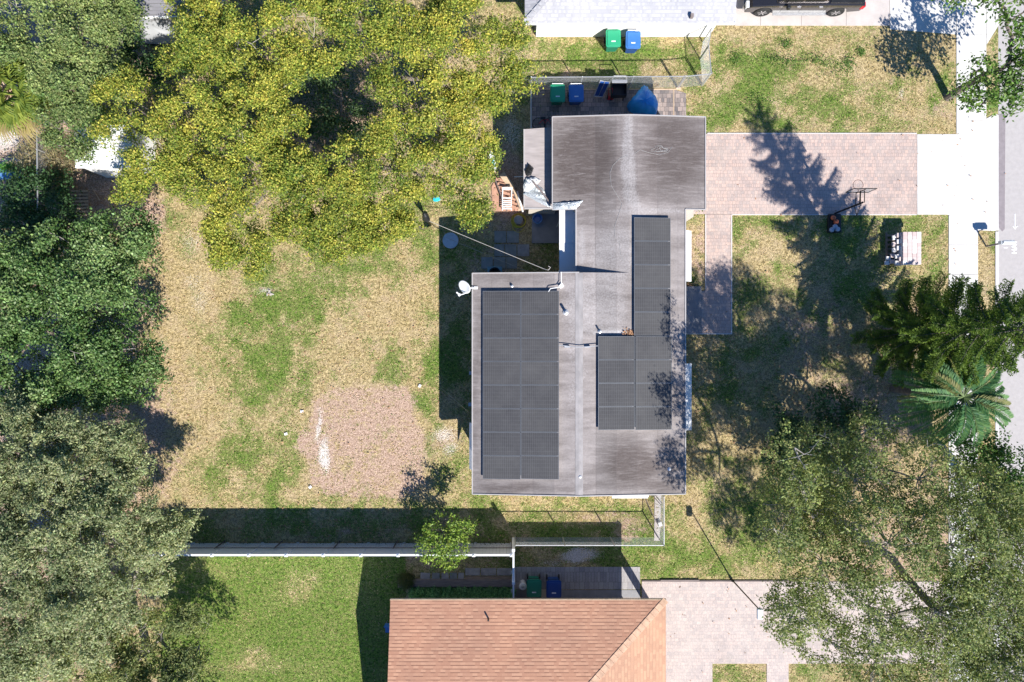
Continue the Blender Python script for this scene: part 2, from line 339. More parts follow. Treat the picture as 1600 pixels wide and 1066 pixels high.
for b_ in [(470, 450, 75, 40, .40), (440, 510, 60, 45, .40), (545, 425, 45, 25, .42), (390, 610, 40, 60, .34), (350, 710, 45, 45, .25), (420, 560, 50, 40, .35),
           (640, 560, 60, 18, .35), (680, 580, 16, 60, .38), (668, 640, 14, 45, .40), (455, 765, 60, 18, .25), (712, 480, 28, 190, .45), (330, 500, 30, 60, .1),
           (560, 826, 290, 26, .40), (900, 838, 120, 14, .5), (960, 95, 115, 18, .62), (880, 75, 60, 14, .30), (1010, 84, 60, 12, .25), (1090, 92, 16, 20, .3),
           (1175, 95, 60, 22, .30), (1190, 130, 75, 45, .42), (1240, 175, 100, 22, .32), (1110, 185, 35, 20, .35), (1270, 105, 50, 20, .3), (1350, 165, 60, 20, .15),
           (1250, 350, 90, 20, .25), (1340, 365, 60, 26, .40), (1420, 345, 40, 12, .3), (1330, 450, 90, 70, .25), (1080, 865, 85, 40, .42), (1015, 885, 30, 24, .5),
           (1140, 890, 60, 20, .25), (1120, 770, 50, 60, .18), (1200, 790, 40, 60, .25), (860, 790, 110, 10, .18), (1150, 1055, 50, 20, .35), (1280, 1055, 80, 20, .2),
           (1130, 420, 30, 60, .2), (1220, 520, 60, 50, .15), (860, 868, 50, 12, .45), (970, 872, 30, 10, .4), (720, 880, 60, 14, .2)]:
    green += .62 * blob(wx, wy, *b_, 1.0)
lowyard = (py > 866) & (px > 250) & (px < 632); green = np.where(lowyard, .92 + .6 * (fbm(XX, YY, 1.3, 50) - .5), green)
green -= np.where(lowyard, blob(wx, wy, 475, 920, 40, 18, .35) + blob(wx, wy, 400, 1050, 90, 18, .3) + blob(wx, wy, 330, 890, 50, 14, .25), 0)
for b_ in [(600, 480, 70, 60, .35), (260, 520, 25, 90, .3), (310, 440, 45, 60, .35), (700, 400, 12, 50, .1), (1150, 690, 40, 50, .25), (1400, 80, 120, 40, .25),
           (300, 620, 40, 60, .25), (1160, 60, 60, 14, .25), (1440, 440, 30, 30, .2), (1540, 420, 14, 60, .5), (840, 745, 200, 20, .1)]: green -= blob(wx, wy, *b_, .8)
dirt = np.zeros(XX.shape)
wx2 = px + 9 * (fbm(XX, YY, .8, 5) - .5) * 2; wy2 = py + 9 * (fbm(XX, YY, .8, 6) - .5) * 2
pd = inpoly(wx2, wy2, [(500, 603), (560, 598), (640, 600), (652, 640), (668, 680), (670, 755), (650, 778), (560, 785), (488, 772), (474, 720), (455, 690), (490, 650), (478, 628)])
soft = np.zeros(XX.shape)
for ox in (-9, -3, 3, 9):
    for oy in (-9, -3, 3, 9): soft += inpoly(wx2 + ox, wy2 + oy, [(500, 603), (560, 598), (640, 600), (652, 640), (668, 680), (670, 755), (650, 778), (560, 785), (488, 772), (474, 720), (455, 690), (490, 650), (478, 628)])
dirt = soft / 16 * (.66 + .5 * (fbm(XX, YY, .9, 202) - .5) + .5 * (fbm(XX, YY, .35, 203) - .5))
for b_ in [(120, 300, 110, 60, 1.1), (60, 700, 190, 400, .9), (60, 120, 190, 260, 1), (228, 660, 24, 60, .9), (240, 330, 24, 50, .8), (480, 170, 300, 160, .62), (260, 740, 26, 60, .55),
           (795, 300, 30, 60, 1.1), (1340, 650, 130, 110, .62), (1250, 540, 60, 90, .5), (1300, 500, 80, 90, .45), (1440, 900, 220, 200, .6), (1480, 520, 120, 90, .55), (770, 420, 60, 90, .5),
           (690, 885, 60, 14, .7), (560, 840, 200, 5, .5), (980, 825, 50, 24, .55), (930, 810, 60, 14, .5), (1480, 180, 14, 20, .5), (835, 130, 60, 8, .7), (1090, 138, 30, 6, .4),
           (700, 690, 34, 40, .5), (960, 792, 60, 8, .3), (1090, 400, 20, 60, .6), (790, 925, 50, 14, .9), (420, 455, 14, 8, .5), (1400, 140, 7, 14, .5), (1330, 600, 100, 60, .5), (1150, 640, 40, 60, .25)]:
    dirt = np.maximum(dirt, blob(wx, wy, *b_, .7))
dirt = np.where(lowyard & (px > 330), dirt * .3, dirt)
sand = np.zeros(XX.shape)
for b_ in [(498, 668, 4, 22, .8), (506, 712, 8, 28, .95), (496, 640, 7, 7, .5), (693, 680, 20, 14, .62), (706, 700, 14, 10, .5), (800, 210, 16, 34, .55), (415, 455, 14, 5, .6), (300, 440, 18, 14, .4),
           (310, 470, 20, 24, .38), (905, 868, 30, 10, .95), (860, 880, 26, 6, .5), (1405, 145, 5, 10, .55), (300, 380, 20, 20, .4), (10, 215, 40, 25, .8), (20, 255, 30, 10, .9), (665, 600, 12, 6, 0)]:
    sand = np.maximum(sand, blob(wx2, wy2, *b_, .55))
far = np.clip(np.maximum((np.abs(XX) - 28.2) / 1.6, (np.abs(YY) - 19.2) / 1.6), 0, 1)   # plain lawn beyond the surveyed yards
green = np.clip(green, 0, 1) * (1 - far) + .5 * far; dirt = np.clip(dirt, 0, 1) * (1 - far); sand = np.clip(sand, 0, 1) * (1 - far)
set_mask(me, np.stack([np.clip(green, 0, 1), np.clip(dirt, 0, 1), np.clip(sand, 0, 1), np.ones(XX.shape)], -1))
me.materials.append(M['ground']); go = bpy.data.objects.new('ground', me); COL.objects.link(go); tag(go, kind='structure')

# ------------------------------------------------------------------ paved surfaces
def sheet(name, pts, z, mat, thick=.05, struct=True, parent=None, ground=True):
    mb = MB(); q = [(G(*p) if ground else P(p[0], p[1], z)) for p in pts]; mb.prism([(a.x, a.y) for a in q], z - thick, z)
    o = mb.build(name, mat, parent)
    if struct: tag(o, kind='structure')
    return o
sheet('road', [(1560, -7000), (1900, -7000), (1900, 8000), (1560, 8000)], .004, M['asphalt'], .05)
sheet('road_patch', [(1560, 178), (1571, 178), (1570, 358), (1566, 362), (1561, 356)], .008, M['asphalt_patch'], .02)
k1 = MB()
for y0, y1 in ((-7000, 40), (362, 900), (1060, 8000)):
    a, b_ = G(1555, y0), G(1560, y1); k1.bx(a.x, b_.x, b_.y, a.y, -.05, .035)
tag(k1.build('kerb', M['kerb']), kind='structure')
# the sidewalk in separate slabs with joints
sw = MB()
def slab(x0, x1, y0, y1, z=.03, mb=None):
    a, b_ = G(x0, y0), G(x1, y1); (mb or sw).bx(a.x + .008, b_.x - .008, b_.y + .008, a.y - .008, -.05, z)
for yy in range(-3006, 205, 45): slab(1494, 1541, yy, min(yy + 45, 209))
for yy in range(337, 4000, 46): slab(1482, 1528, yy, yy + 46)
tag(sw.build('sidewalk', M['concrete']), kind='structure')
ap = MB()
ap.prism([tuple(G(*p)[:2]) for p in [(1433, 210), (1497, 210), (1555, 178), (1560, 180), (1560, 360), (1553, 361), (1527, 360), (1481, 335.5), (1433, 335.5)]], -.05, .026)
ap.prism([tuple(G(*p)[:2]) for p in [(1495, -200), (1560, -200), (1560, 40), (1541.5, 70), (1541.5, 5), (1495, 5)]], -.05, .024)
tag(ap.build('driveway_apron', M['concrete']), kind='structure')
sheet('driveway', [(1050, 209.5), (1432.4, 209.5), (1432.4, 334.8), (1165, 334.8), (1165, 334.8), (1050, 334.8)], .03, M['drive'])
sheet('front_path', [(1103, 335.2), (1142, 335.2), (1142, 521), (1071, 521), (1071, 455), (1100, 455), (1103, 452)], .028, M['drive'])
eb = MB()
for (xa, ya, xb, yb) in ((1142, 335.5, 1143.6, 521), (1072, 521, 1143.6, 522.6), (1101.6, 335.5, 1103, 452)):
    a, b_ = G(xa, ya), G(xb, yb); eb.bx(a.x, b_.x, b_.y, a.y, -.02, .05)
for (xa, ya, xb, yb) in ((1105, 208, 1432, 209.4), (1144, 335, 1432, 336.3)):
    a, b_ = G(xa, ya), G(xb, yb); eb.bx(a.x, b_.x, b_.y, a.y, -.02, .036)
tag(eb.build('path_edging', M['kerb']), kind='structure')
sheet('porch_slab', [(1030, 448), (1095, 448), (1095, 520.5), (1030, 520.5)], .12, M['concrete_dark'], .15)
sheet('side_patio', [(829, 141), (1056, 141), (1072, 146), (1072, 230), (829, 230)], .022, M['patio'])
pe = MB()
for (xa, ya, xb, yb) in ((829, 139, 1056, 140.8), (1056, 137, 1064, 140.6), (1052, 141, 1053.2, 190)):
    a, b_ = G(xa, ya), G(xb, yb); pe.bx(a.x, b_.x, b_.y, a.y, -.02, .04)
tag(pe.build('patio_edging', M['wood_light']), kind='structure')
nd = MB()
for x0, x1 in ((1148, 1188), (1188, 1252), (1252, 1322), (1322, 1390)): slab(x0, x1, -300, 40.5, .03, nd)
tag(nd.build('neighbour_driveway', M['concrete_old']), kind='structure')
sheet('neighbour_driveway_apron', [(1390.5, -300), (1493.4, -300), (1493.4, 54), (1390.5, 46)], .03, M['concrete'])
sheet('south_driveway', [(1003, 909), (1479, 909), (1479, 1037), (1232, 1037), (1232, 1400), (1198, 1400), (1198, 1037), (1113, 1037), (1113, 1400), (950, 1400), (950, 934), (1003, 934)], .026, M['drive2'])
sheet('south_apron', [(1479.5, 909), (1481, 909), (1560, 890), (1560, 1058), (1479.5, 1040)], .022, M['concrete'])
ed = MB(); a, b_ = G(1003, 907), G(1240, 909); ed.bx(a.x, b_.x, b_.y, a.y, -.02, .06); a, b_ = G(1032, 905.6), G(1092, 907); ed.bx(a.x, b_.x, b_.y, a.y, -.02, .09)
tag(ed.build('driveway_edging', M['wood_dark']), kind='structure')
sheet('south_side_path', [(804, 886), (1000, 886), (1000, 921), (804, 921)], .02, M['grey_pav'])
sheet('south_side_border', [(804, 922), (1000, 922), (1000, 980), (804, 980)], .018, M['concrete_dark'])
sheet('back_patio_slab', [(831, 329), (876, 329), (876, 380), (831, 380)], .08, M['concrete_dark'], .12)

# road paint: an arrow and letters sprayed by a survey crew
def text_obj(txt, size, loc, rz, mat, name, **tg):
    cu = bpy.data.curves.new(name, 'FONT'); cu.body = txt; cu.size = size; cu.extrude = .001; cu.align_x = 'CENTER'; cu.align_y = 'CENTER'; cu.offset = .012
    t = bpy.data.objects.new('tmp', cu); COL.objects.link(t); bpy.context.view_layer.update()
    dg = bpy.context.evaluated_depsgraph_get(); me = bpy.data.meshes.new_from_object(t.evaluated_get(dg)); bpy.data.objects.remove(t)
    me.materials.clear(); me.materials.append(mat); o = bpy.data.objects.new(name, me); COL.objects.link(o); o.location = loc; o.rotation_euler = (0, 0, rz)
    return tag(o, **tg)
text_obj('HAY', .34, G(1585, 386, .013), R(90), M['paint'], 'painted_letters', kind='structure')
am = MB(); am.box(G(1586, 346, .011), (.035, .75, .004)); am.box(G(1584.5, 356, .0125), (.03, .2, .004), R(42)); am.box(G(1587.5, 355.6, .014), (.03, .2, .004), R(-42)); am.box(G(1571.5, 387, .011), (.2, .05, .004))
tag(am.build('painted_arrow', M['paint']), kind='structure')

# ------------------------------------------------------------------ main house
S = .087
zE = 3.30; xE = 271 * k(3.3); xEn = 303 * k(3.3); xN = 5.23; zN = zE + S * (xE - xN); xS = 2.98; zS = zE + S * (xE - xS)
xWn = 63 * k(3.22); xWm = 100 * k(3.32); xWs = -62 * k(3.3)
yN = 351 * k(3.3); yM = 206 * k(3.3); yJ = 106 * k(3.35); yS = -239 * k(3.3)
zn = lambda x, y: zN - S * abs(x - xN)
zs = lambda x, y: zS - S * abs(x - xS)
house = thing('house', 'single storey house with stained grey low slope roof carrying dark solar arrays', 'house', (3, 1, 0))
def roof_grid(name, rects, mat, parent, thick=.17, maskfn=None, step=.12):
    V = []; Q = []; base = 0; mb_f = []
    allV = []; allF = []
    for (x0, x1, y0, y1, zf) in rects:
        nxx = max(1, int(abs(x1 - x0) / step)); nyy = max(1, int(abs(y1 - y0) / step))
        gx = np.linspace(x0, x1, nxx + 1); gy = np.linspace(y0, y1, nyy + 1); X, Y = np.meshgrid(gx, gy)
        Z = np.vectorize(zf)(X, Y); n0 = len(allV); m_ = (nxx + 1)
        allV += list(zip(X.ravel(), Y.ravel(), Z.ravel()))
        for j in range(nyy):
            for i in range(nxx):
                a = n0 + j * m_ + i; allF.append((a, a + 1, a + m_ + 1, a + m_))
        # underside and edges
        c = len(allV); cs = [(x0, y0), (x1, y0), (x1, y1), (x0, y1)]
        allV += [(a, b, zf(a, b)) for a, b in cs] + [(a, b, zf(a, b) - thick) for a, b in cs]
        allF += [(c + 7, c + 6, c + 5, c + 4)] + [(c + 4 + i, c + 4 + (i + 1) % 4, c + (i + 1) % 4, c + i) for i in range(4)]
    mb = MB(); mb.add(allV, allF); o = mb.build(name, mat, parent)
    if maskfn:
        A = np.array(allV); set_mask(o.data, maskfn(A[:, 0], A[:, 1], A[:, 2]))
    return o
def main_mask(X, Y, Z):
    kx = (H - Z) / F; px = X / kx + 800; py = 533 - Y / kx
    wx = px + 14 * (fbm(X, Y, 1.4, 31) - .5) * 2; wy = py + 8 * (fbm(X, Y, 1.0, 32) - .5) * 2
    dk = np.full(X.shape, .20) + .5 * (fbm(X, Y * 2, 1.3, 88) - .5)
    for b_ in [(912, 250, 72, 90, .92), (925, 200, 70, 30, .7), (1055, 240, 66, 80, .85), (1010, 300, 60, 26, .6), (1060, 300, 45, 30, .25), (990, 725, 60, 45, .85), (1040, 720, 40, 44, .62), (1010, 755, 70, 16, .75), (960, 610, 30, 0.1, 0), (746, 600, 9, 200, .5),
               (790, 762, 70, 10, .75), (900, 762, 70, 10, .5), (800, 434, 60, 12, .45), (905, 315, 50, 10, .2), (1085, 220, 14, 60, .25)]: dk = np.maximum(dk, blob(wx, wy, *b_, .5) if b_[3] > 1 else dk)
    lt = np.zeros(X.shape)
    for b_ in [(987, 260, 13, 130, .5), (905, 600, 7, 190, .2), (960, 400, 50, 60, .45), (930, 480, 70, 60, .42), (905, 440, 90, 16, .3), (909, 385, 6, 40, .5), (1010, 330, 90, 6, .45), (960, 519, 34, 4, .95), (960, 340, 60, 20, .25), (900, 560, 16, 110, .35)]:
        lt = np.maximum(lt, blob(wx if b_[2] > 12 else px, wy if b_[3] > 12 else py, *b_, .4))
    lt = np.where((Y < yJ) & (py < 426), 0, lt)
    return np.stack([dk, lt, lt * 0, np.ones(X.shape)], -1)
e = .0
rects = [(xWn, xN, yM, yN, zn), (xN, xEn, yM, yN, zn), (xWm, xN, yJ, yM, zn), (xN, xE, yJ, yM, zn),
         (xWs, xS, yS, yJ, zs), (xS, xE, yS, yJ, zs)]
rf = roof_grid('roof', rects, M['roof'], house, .16, main_mask)
tr = MB()
def edge(mb, xa, ya, xb, yb, zf, w_=.045, dz=.012):
    a = Vector((xa, ya, zf(xa, ya) + dz)); b = Vector((xb, yb, zf(xb, yb) + dz)); d = b - a; L = d.length; mid = (a + b) / 2
    q = Vector((1, 0, 0)).rotation_difference(d.normalized()) if abs(d.y) < 1e-6 else Vector((0, 1, 0)).rotation_difference(d.normalized())
    dim = (L, w_, .05) if abs(d.y) < 1e-6 else (w_, L, .05)
    mb.box(mid, dim, tilt=q.to_matrix())
for (xa, ya, xb, yb, f) in ((xWn, yM, xWn, yN, zn), (xWn, yN, xN, yN, zn), (xN, yN, xEn, yN, zn), (xEn, yM, xEn, yN, zn), (xE, yM, xEn, yM, zn), (xE, yM, xE, yJ, zn), (xE, yJ, xE, yS, zs),
                            (xWs, yS, xS, yS, zs), (xS, yS, xE, yS, zs), (xWs, yS, xWs, yJ, zs), (xWs, yJ, xS, yJ, zs), (xWn, yM, xWm, yM, zn), (xWm, yM, xWm, yJ, zn)): edge(tr, xa, ya, xb, yb, f)
tr.build('drip_edge', M['fascia'], house)
wl = MB()
wl.prism([(xWs + .75, yS + .1), (xE - .8, yS + .1), (xE - .8, yJ + .6), (xE - .8, yM - .3), (xEn - .5, yM - .3), (xEn - .5, yN - .25), (xWn + 1.0, yN - .25), (xWn + 1.0, yM), (xWm + .6, yM - .3), (xWm + .6, yJ - .35), (xWs + .75, yJ - .35)], -.05, 3.1)
wl.build('wall', M['stucco'], house)
def window(parent, c, wdt, hgt, face, mat_f=None):
    # face: outward normal 'E','W','N','S'
    nrm = {'E': (1, 0), 'W': (-1, 0), 'N': (0, 1), 'S': (0, -1)}[face]; c = Vector(c)
    ax = nrm[0] != 0
    fr = MB(); t = .06
    def bar(du, dz, su, sz, dep=.05, off=.0):
        cc = Vector((c.x + nrm[0] * (off + dep / 2 - .01) + (0 if ax else du), c.y + nrm[1] * (off + dep / 2 - .01) + (du if ax else 0), c.z + dz))
        fr.box(cc, (dep, su, sz) if ax else (su, dep, sz))
    bar(0, hgt / 2, wdt, t); bar(0, -hgt / 2, wdt + .1, t, .09); bar(-wdt / 2, 0, t, hgt - t * 1.01); bar(wdt / 2, 0, t, hgt - t * 1.01); bar(0, 0, wdt - t * 1.01, .03)
    w_ = fr.build('window', M['white'], parent)
    g = MB(); cc = Vector((c.x + nrm[0] * .006, c.y + nrm[1] * .006, c.z)); g.box(cc, (.01, wdt - .07, hgt - .07) if ax else (wdt - .07, .01, hgt - .07)); g.build('pane', M['carglass'], w_)
xw = xE - .8; xww = xWs + .75
for y_ in (4.3, -3.0): window(house, (xw, y_, 1.75), 1.6, 1.2, 'E')
for y_ in (1.2, -2.5): window(house, (xww, y_, 1.7), 1.2, 1.0, 'W')
window(house, (5.1, yS + .1, 1.7), 1.4, 1.1, 'S')
gd = MB(); gd.bx(xEn - .5, xEn - .46, yM + .4, yN - 1.0, .0, 2.2); gdo = gd.build('garage_door', M['white'], house)
dd = MB(); dd.bx(xw, xw + .05, 1.1, 2.0, .12, 2.2); do = dd.build('door', M['wood'], house); hd = MB(); hd.box((xw + .09, 1.2, 1.1), (.08, .04, .12)); hd.build('handle', M['chrome'], do)
# roof fittings (parts of the house)
def vent(px_, py_, z, r=.055, h=.30, mat='galv'):
    c = P(px_, py_, z); v = MB(); v.lathe((c.x, c.y, z - .02), [(r * 2.2, 0), (r * 2.2, .02), (r, .04), (r, h), (r * .7, h + .005)], 12); return v.build('vent_pipe', M[mat], rf)
vent(884, 488, 3.69, .06, .36); vent(937, 518, 3.68, .04, .28)
vent(800, 447, 3.55, .03, .08); vent(906, 745, 3.72, .04, .05); vent(1046, 733, 3.38, .04, .05)
# ridge cap strip and old patch
rc = MB()
for (x, y0, y1, f) in ((xS, yS + .02, yJ - .02, zs),):
    for s_ in (-1, 1):
        a = x; b = x + s_ * .17
        vs = [(a, y0, f(a, 0) + .012), (b, y0, f(b, 0) + .010), (b, y1, f(b, 0) + .010), (a, y1, f(a, 0) + .012)]
        rc.add(vs if s_ > 0 else vs[::-1], [(0, 1, 2, 3)])
rc.build('ridge_strip', simple('ridge_felt', (.31, .29, .285), .9, 0, .22, 3, 0, True, (1, .6, 1)), house)
# loose wire lying on the roof
def on_roof(pts, f, dz=.012):
    out = []
    for a, b in pts:
        p = P(a, b, 3.5); z = f(p.x, p.y); p = P(a, b, z + dz); out.append((p.x, p.y, f(p.x, p.y) + dz))
    return out
wr = MB(); pts = [(976, 410), (970, 398), (968, 380), (961, 370), (960, 355), (967, 335), (972, 318), (955, 290), (953, 270), (958, 258), (968, 248), (980, 243)]
wr.tube(on_roof(pts, zn), .007, 4)
pts = [(992, 240), (1000, 234), (1012, 238), (1030, 242), (1044, 238), (1050, 230)]
wr.tube(on_roof(pts, zn), .006, 4)
for q in range(3):
    pts = []
    for t in range(26):
        a = t / 25 * 2 * math.pi * 1.3 + q; r_ = 1 + .35 * math.sin(3 * a + q)
        pts.append((1030 + (11 - 2.5 * q) * r_ * math.cos(a) + 3 * q, 233 + (4.6 - q) * r_ * math.sin(a)))
    wr.tube(on_roof(pts, zn, .012 + .006 * q), .005, 4)
tag(wr.build('loose_wire', simple('white_wire', (.42, .41, .4), .6, 0, .05, 3)), 'thin white wire looped and trailing across the northern roof slope', 'wire')

# solar panels
def make_panel():
    t = thing('solar_panel', 'x', 'solar panel')
    L, Wd = 1.70, 1.035
    f = MB()
    f.box((0, Wd / 2 - .009, 0), (L, .018, .04)); f.box((0, -Wd / 2 + .009, 0), (L, .018, .04)); f.box((L / 2 - .009, 0, 0), (.018, Wd - .038, .04)); f.box((-L / 2 + .009, 0, 0), (.018, Wd - .038, .04))
    for sx in (-.5, .5):
        for sy in (-.35, .35): f.box((sx, sy, -.075), (.06, .06, .11))
    f.build('frame', M['panel_frame'], t)
    c = MB(); c.box((0, 0, 0), (L - .038, Wd - .038, .03)); c.build('cell_sheet', M['cells'], t)
    return t
panel0 = make_panel(); first = [True]
ORDN = ['first', 'second', 'third', 'fourth', 'fifth', 'sixth', 'seventh', 'eighth']
def array(x0, x1, y0, y1, nc, nr, f, what, colnames, rot=0):
    for c in range(nc):
        for r_ in range(nr):
            pxc = x0 + (x1 - x0) * (c + .5) / nc; pyc = y0 + (y1 - y0) * (r_ + .5) / nr
            p = P(pxc, pyc, 3.6); z = f(p.x, p.y) + .15; p = P(pxc, pyc, z)
            o = panel0 if first[0] else copy_tree(panel0); first[0] = False
            kk = k(z); sx = (x1 - x0) / nc * kk / 1.715; sy = (y1 - y0) / nr * kk / 1.05
            slope = math.atan((f(p.x + .1, p.y) - f(p.x - .1, p.y)) / .2)
            o.location = (p.x, p.y, f(p.x, p.y) + .15); o.rotation_euler = (0, -slope, 0); o.scale = (sx, sy, 1)
            tag(o, '%s solar panel from the top, %s%s' % (ORDN[r_], colnames[c], what), 'solar panel', 'solar panels on the grey roof')
array(754, 873.5, 454.5, 749, 2, 8, zs, 'column of the large west array', ['left ', 'right '])
array(990, 1048.5, 340, 524.5, 1, 5, zn, 'single column array on the upper east slope', [''])
array(934, 1050.5, 525.5, 672, 2, 4, zs, 'column of the lower east array', ['left ', 'right '])
# conduits
cn = MB()
q = [(873, 539.5), (885, 540.5), (900, 542.5), (915, 542), (934, 540.5)]; cn.tube(on_roof(q, zs, .13), .018, 6)
for a in (886, 918):
    p = on_roof([(a, 542)], zs, .05)[0]; cn.box(p, (.24, .07, .09))
tag(cn.build('conduit', M['galv']), 'thin grey conduit on blocks joining the west and east solar arrays', 'conduit')
cn = MB(); q = [(877, 425), (877, 443), (873, 449), (860, 451), (857, 456)]; cn.tube(on_roof(q, zs, .16), .02, 6); p = on_roof([(877, 447)], zs, .04)[0]; cn.box(p, (.2, .16, .1), R(35))
tag(cn.build('conduit', M['white']), 'bent white conduit running from roof edge to the largest solar array', 'conduit')
# leaf litter caught by the panels
def litter(name, cx, cy, rx, ry, n_, z, label, f=None):
    mb = MB()
    for i in range(n_):
        a = cx + random.gauss(0, rx); b = cy + random.gauss(0, ry); p = P(a, b, z); zz = (f(p.x, p.y) if f else 0) + random.uniform(.02, .10); s_ = random.uniform(.03, .07)
        t = Matrix.Rotation(random.uniform(0, 6), 3, 'Z') @ Matrix.Rotation(random.uniform(-.7, .7), 3, 'X')
        mb.add([t @ Vector((x * s_, y * s_ * .5, 0)) + Vector((p.x, p.y, zz)) for x, y in ((-1, 0), (0, -1), (1, 0), (0, 1))], [(0, 1, 2, 3)])
    return tag(mb.build(name, M['dead']), label, 'dead leaves', kind='stuff')
litter('leaf_litter', 985, 521, 5, 3, 90, 3.6, 'heap of brown dead leaves caught where two solar arrays meet', zs)
litter('leaf_litter', 1077, 447, 5, 5, 70, .1, 'brown dead leaves beside the front porch slab')

# shed roof on the north west corner, white metal patio roofs
sh = thing('lean_to', 'narrow lean-to with flat grey roof along the north west wall', 'lean-to', (1.2, 7.8, 0))
mb = MB(); a = P(819, 202, 2.7); b = P(875, 325.5, 2.7)
mb.prism([(a.x, a.y), (b.x, a.y + .12), (b.x, b.y), (a.x, b.y)], 2.6, 2.7); mb.build('roof', M['shed_roof'], sh)
mb = MB(); edge_ = .05
for (x0, x1, y0, y1) in ((a.x - .03, a.x + .03, b.y, a.y), (a.x, b.x, b.y - .03, b.y + .03)): mb.bx(x0, x1, y0, y1, 2.58, 2.725)
mb.build('drip_edge', M['fascia'], sh)
mb = MB(); mb.bx(a.x + .25, b.x - .1, b.y + .2, a.y - .2, 0, 2.58); mb.build('wall', M['stucco'], sh)
aw = thing('patio_awning', 'white metal patio roof of two sheets tucked below the grey eave', 'awning', (2.6, 4.5, 0))
for i, (y0, y1, dz) in enumerate(((326, 378.5, .02), (378.5, 430, -.02))):
    mb = MB(); a = P(874, y0, 2.58 + dz); b = P(907, y1, 2.7 + dz)
    mb.add([(a.x, a.y, 2.55 + dz), (a.x, b.y, 2.55 + dz), (b.x, b.y, 2.68 + dz), (b.x, a.y, 2.68 + dz), (a.x, a.y, 2.49 + dz), (a.x, b.y, 2.49 + dz), (b.x, b.y, 2.62 + dz), (b.x, a.y, 2.62 + dz)],
           [(0, 1, 2, 3), (7, 6, 5, 4), (0, 4, 5, 1), (1, 5, 6, 2), (2, 6, 7, 3), (3, 7, 4, 0)]); mb.build('roof_sheet', M['metalroof'], aw)
for (x_, y_) in ((874.5, 340), (874.5, 420)):
    p = P(x_ + 1, y_, 2.5); mb = MB(); mb.bx(p.x, p.x + .07, p.y - .035, p.y + .035, 0, 2.5); mb.build('post', M['white'], aw)
# window awnings
def awning(x0, x1, y0, y1, face, label):
    zc = 2.1
    if face == 'E':
        a = P(x1, y0, 1.95); b = P(x1, y1, 1.95); xin = xE - .8
        t = thing('window_awning', label, 'awning', (xin, (a.y + b.y) / 2, 2.4)); mb = MB()
        mb.add([(xin, b.y, 2.75), (a.x, b.y, 1.98), (a.x, a.y, 1.98), (xin, a.y, 2.75), (xin, b.y, 2.71), (a.x, b.y, 1.90), (a.x, a.y, 1.90), (xin, a.y, 2.71)], [(0, 1, 2, 3), (7, 6, 5, 4), (0, 4, 5, 1), (1, 5, 6, 2), (2, 6, 7, 3), (3, 7, 4, 0)])
        mb.build('hood', M['metalroof'], t)
        for y_ in (a.y - .06, b.y + .06): br = MB(); br.tube([(xin, y_, 1.9), (a.x - .05, y_, 1.95)], .015, 5); br.build('bracket', M['galv'], t)
    if face == 'S':
        a = P(x0, y1, 1.95); b = P(x1, y1, 1.95); yin = yS + .1
        t = thing('window_awning', label, 'awning', ((a.x + b.x) / 2, yin, 2.4)); mb = MB()
        mb.add([(a.x, yin, 2.8), (a.x, a.y, 1.98), (b.x, a.y, 1.98), (b.x, yin, 2.8), (a.x, yin, 2.75), (a.x, a.y, 1.9), (b.x, a.y, 1.9), (b.x, yin, 2.75)], [(0, 1, 2, 3), (7, 6, 5, 4), (0, 4, 5, 1), (1, 5, 6, 2), (2, 6, 7, 3), (3, 7, 4, 0)])
        mb.build('hood', M['metalroof'], t)
        for x_ in (a.x + .06, b.x - .06): br = MB(); br.tube([(x_, yin, 1.9), (x_, a.y + .05, 1.95)], .015, 5); br.build('bracket', M['galv'], t)
awning(0, 1080, 361, 440, 'E', 'white metal window awning on the east wall north of the porch')
awning(0, 1080.5, 568, 672, 'E', 'long white metal window awning on the east wall south of the porch')
awning(956, 1012, 0, 778.5, 'S', 'white metal window awning below the south roof edge')
t = thing('storm_shutter', 'slim white storm shutter propped out from the south west wall', 'shutter', (xww, -5.0, 1.8)); mb = MB()
a = P(732.6, 690, 1.5); y0, y1 = P(0, 735, 1.6).y, P(0, 662, 1.6).y
mb.add([(a.x, y0, 1.2), (xww, y0 - .3, 2.6), (xww, y1, 2.6), (a.x, y1, 1.2), (a.x, y0, 1.16), (xww, y0 - .3, 2.56), (xww, y1, 2.56), (a.x, y1, 1.16)], [(0, 1, 2, 3), (7, 6, 5, 4), (0, 4, 5, 1), (1, 5, 6, 2), (2, 6, 7, 3), (3, 7, 4, 0)]); mb.build('panel', M['white'], t)
# satellite dish
t = thing('satellite_dish', 'white satellite dish with feed arm on the north west roof corner', 'satellite dish', P(738, 451, 3.35))
dm = MB(); prof = [(0.01, 0)] + [(r_, r_ * r_ * .35) for r_ in (.1, .2, .3, .36)]
rot = Vector((0, 0, 1)).rotation_difference(Vector((-.62, -.42, .62)).normalized()).to_matrix(); cdish = P(726.5, 448, 3.95)
vs = []; fs = []; nn = 24
for sgn, off in ((1, 0), (-1, -.012)):
    for r_, z_ in prof:
        for j in range(nn):
            a = 2 * math.pi * j / nn; vs.append(rot @ Vector((r_ * math.cos(a), r_ * math.sin(a) * .86, z_ + off)) + cdish)
for s_ in range(2):
    o_ = s_ * len(prof) * nn
    for i in range(len(prof) - 1):
        for j in range(nn):
            f_ = (o_ + i * nn + j, o_ + i * nn + (j + 1) % nn, o_ + (i + 1) * nn + (j + 1) % nn, o_ + (i + 1) * nn + j); fs.append(f_ if s_ == 0 else f_[::-1])
    f_ = tuple(o_ + j for j in range(nn)); fs.append(f_[::-1] if s_ == 0 else f_)
e0 = (len(prof) - 1) * nn
for j in range(nn): fs.append((e0 + j, e0 + (j + 1) % nn, len(prof) * nn + e0 + (j + 1) % nn, len(prof) * nn + e0 + j))
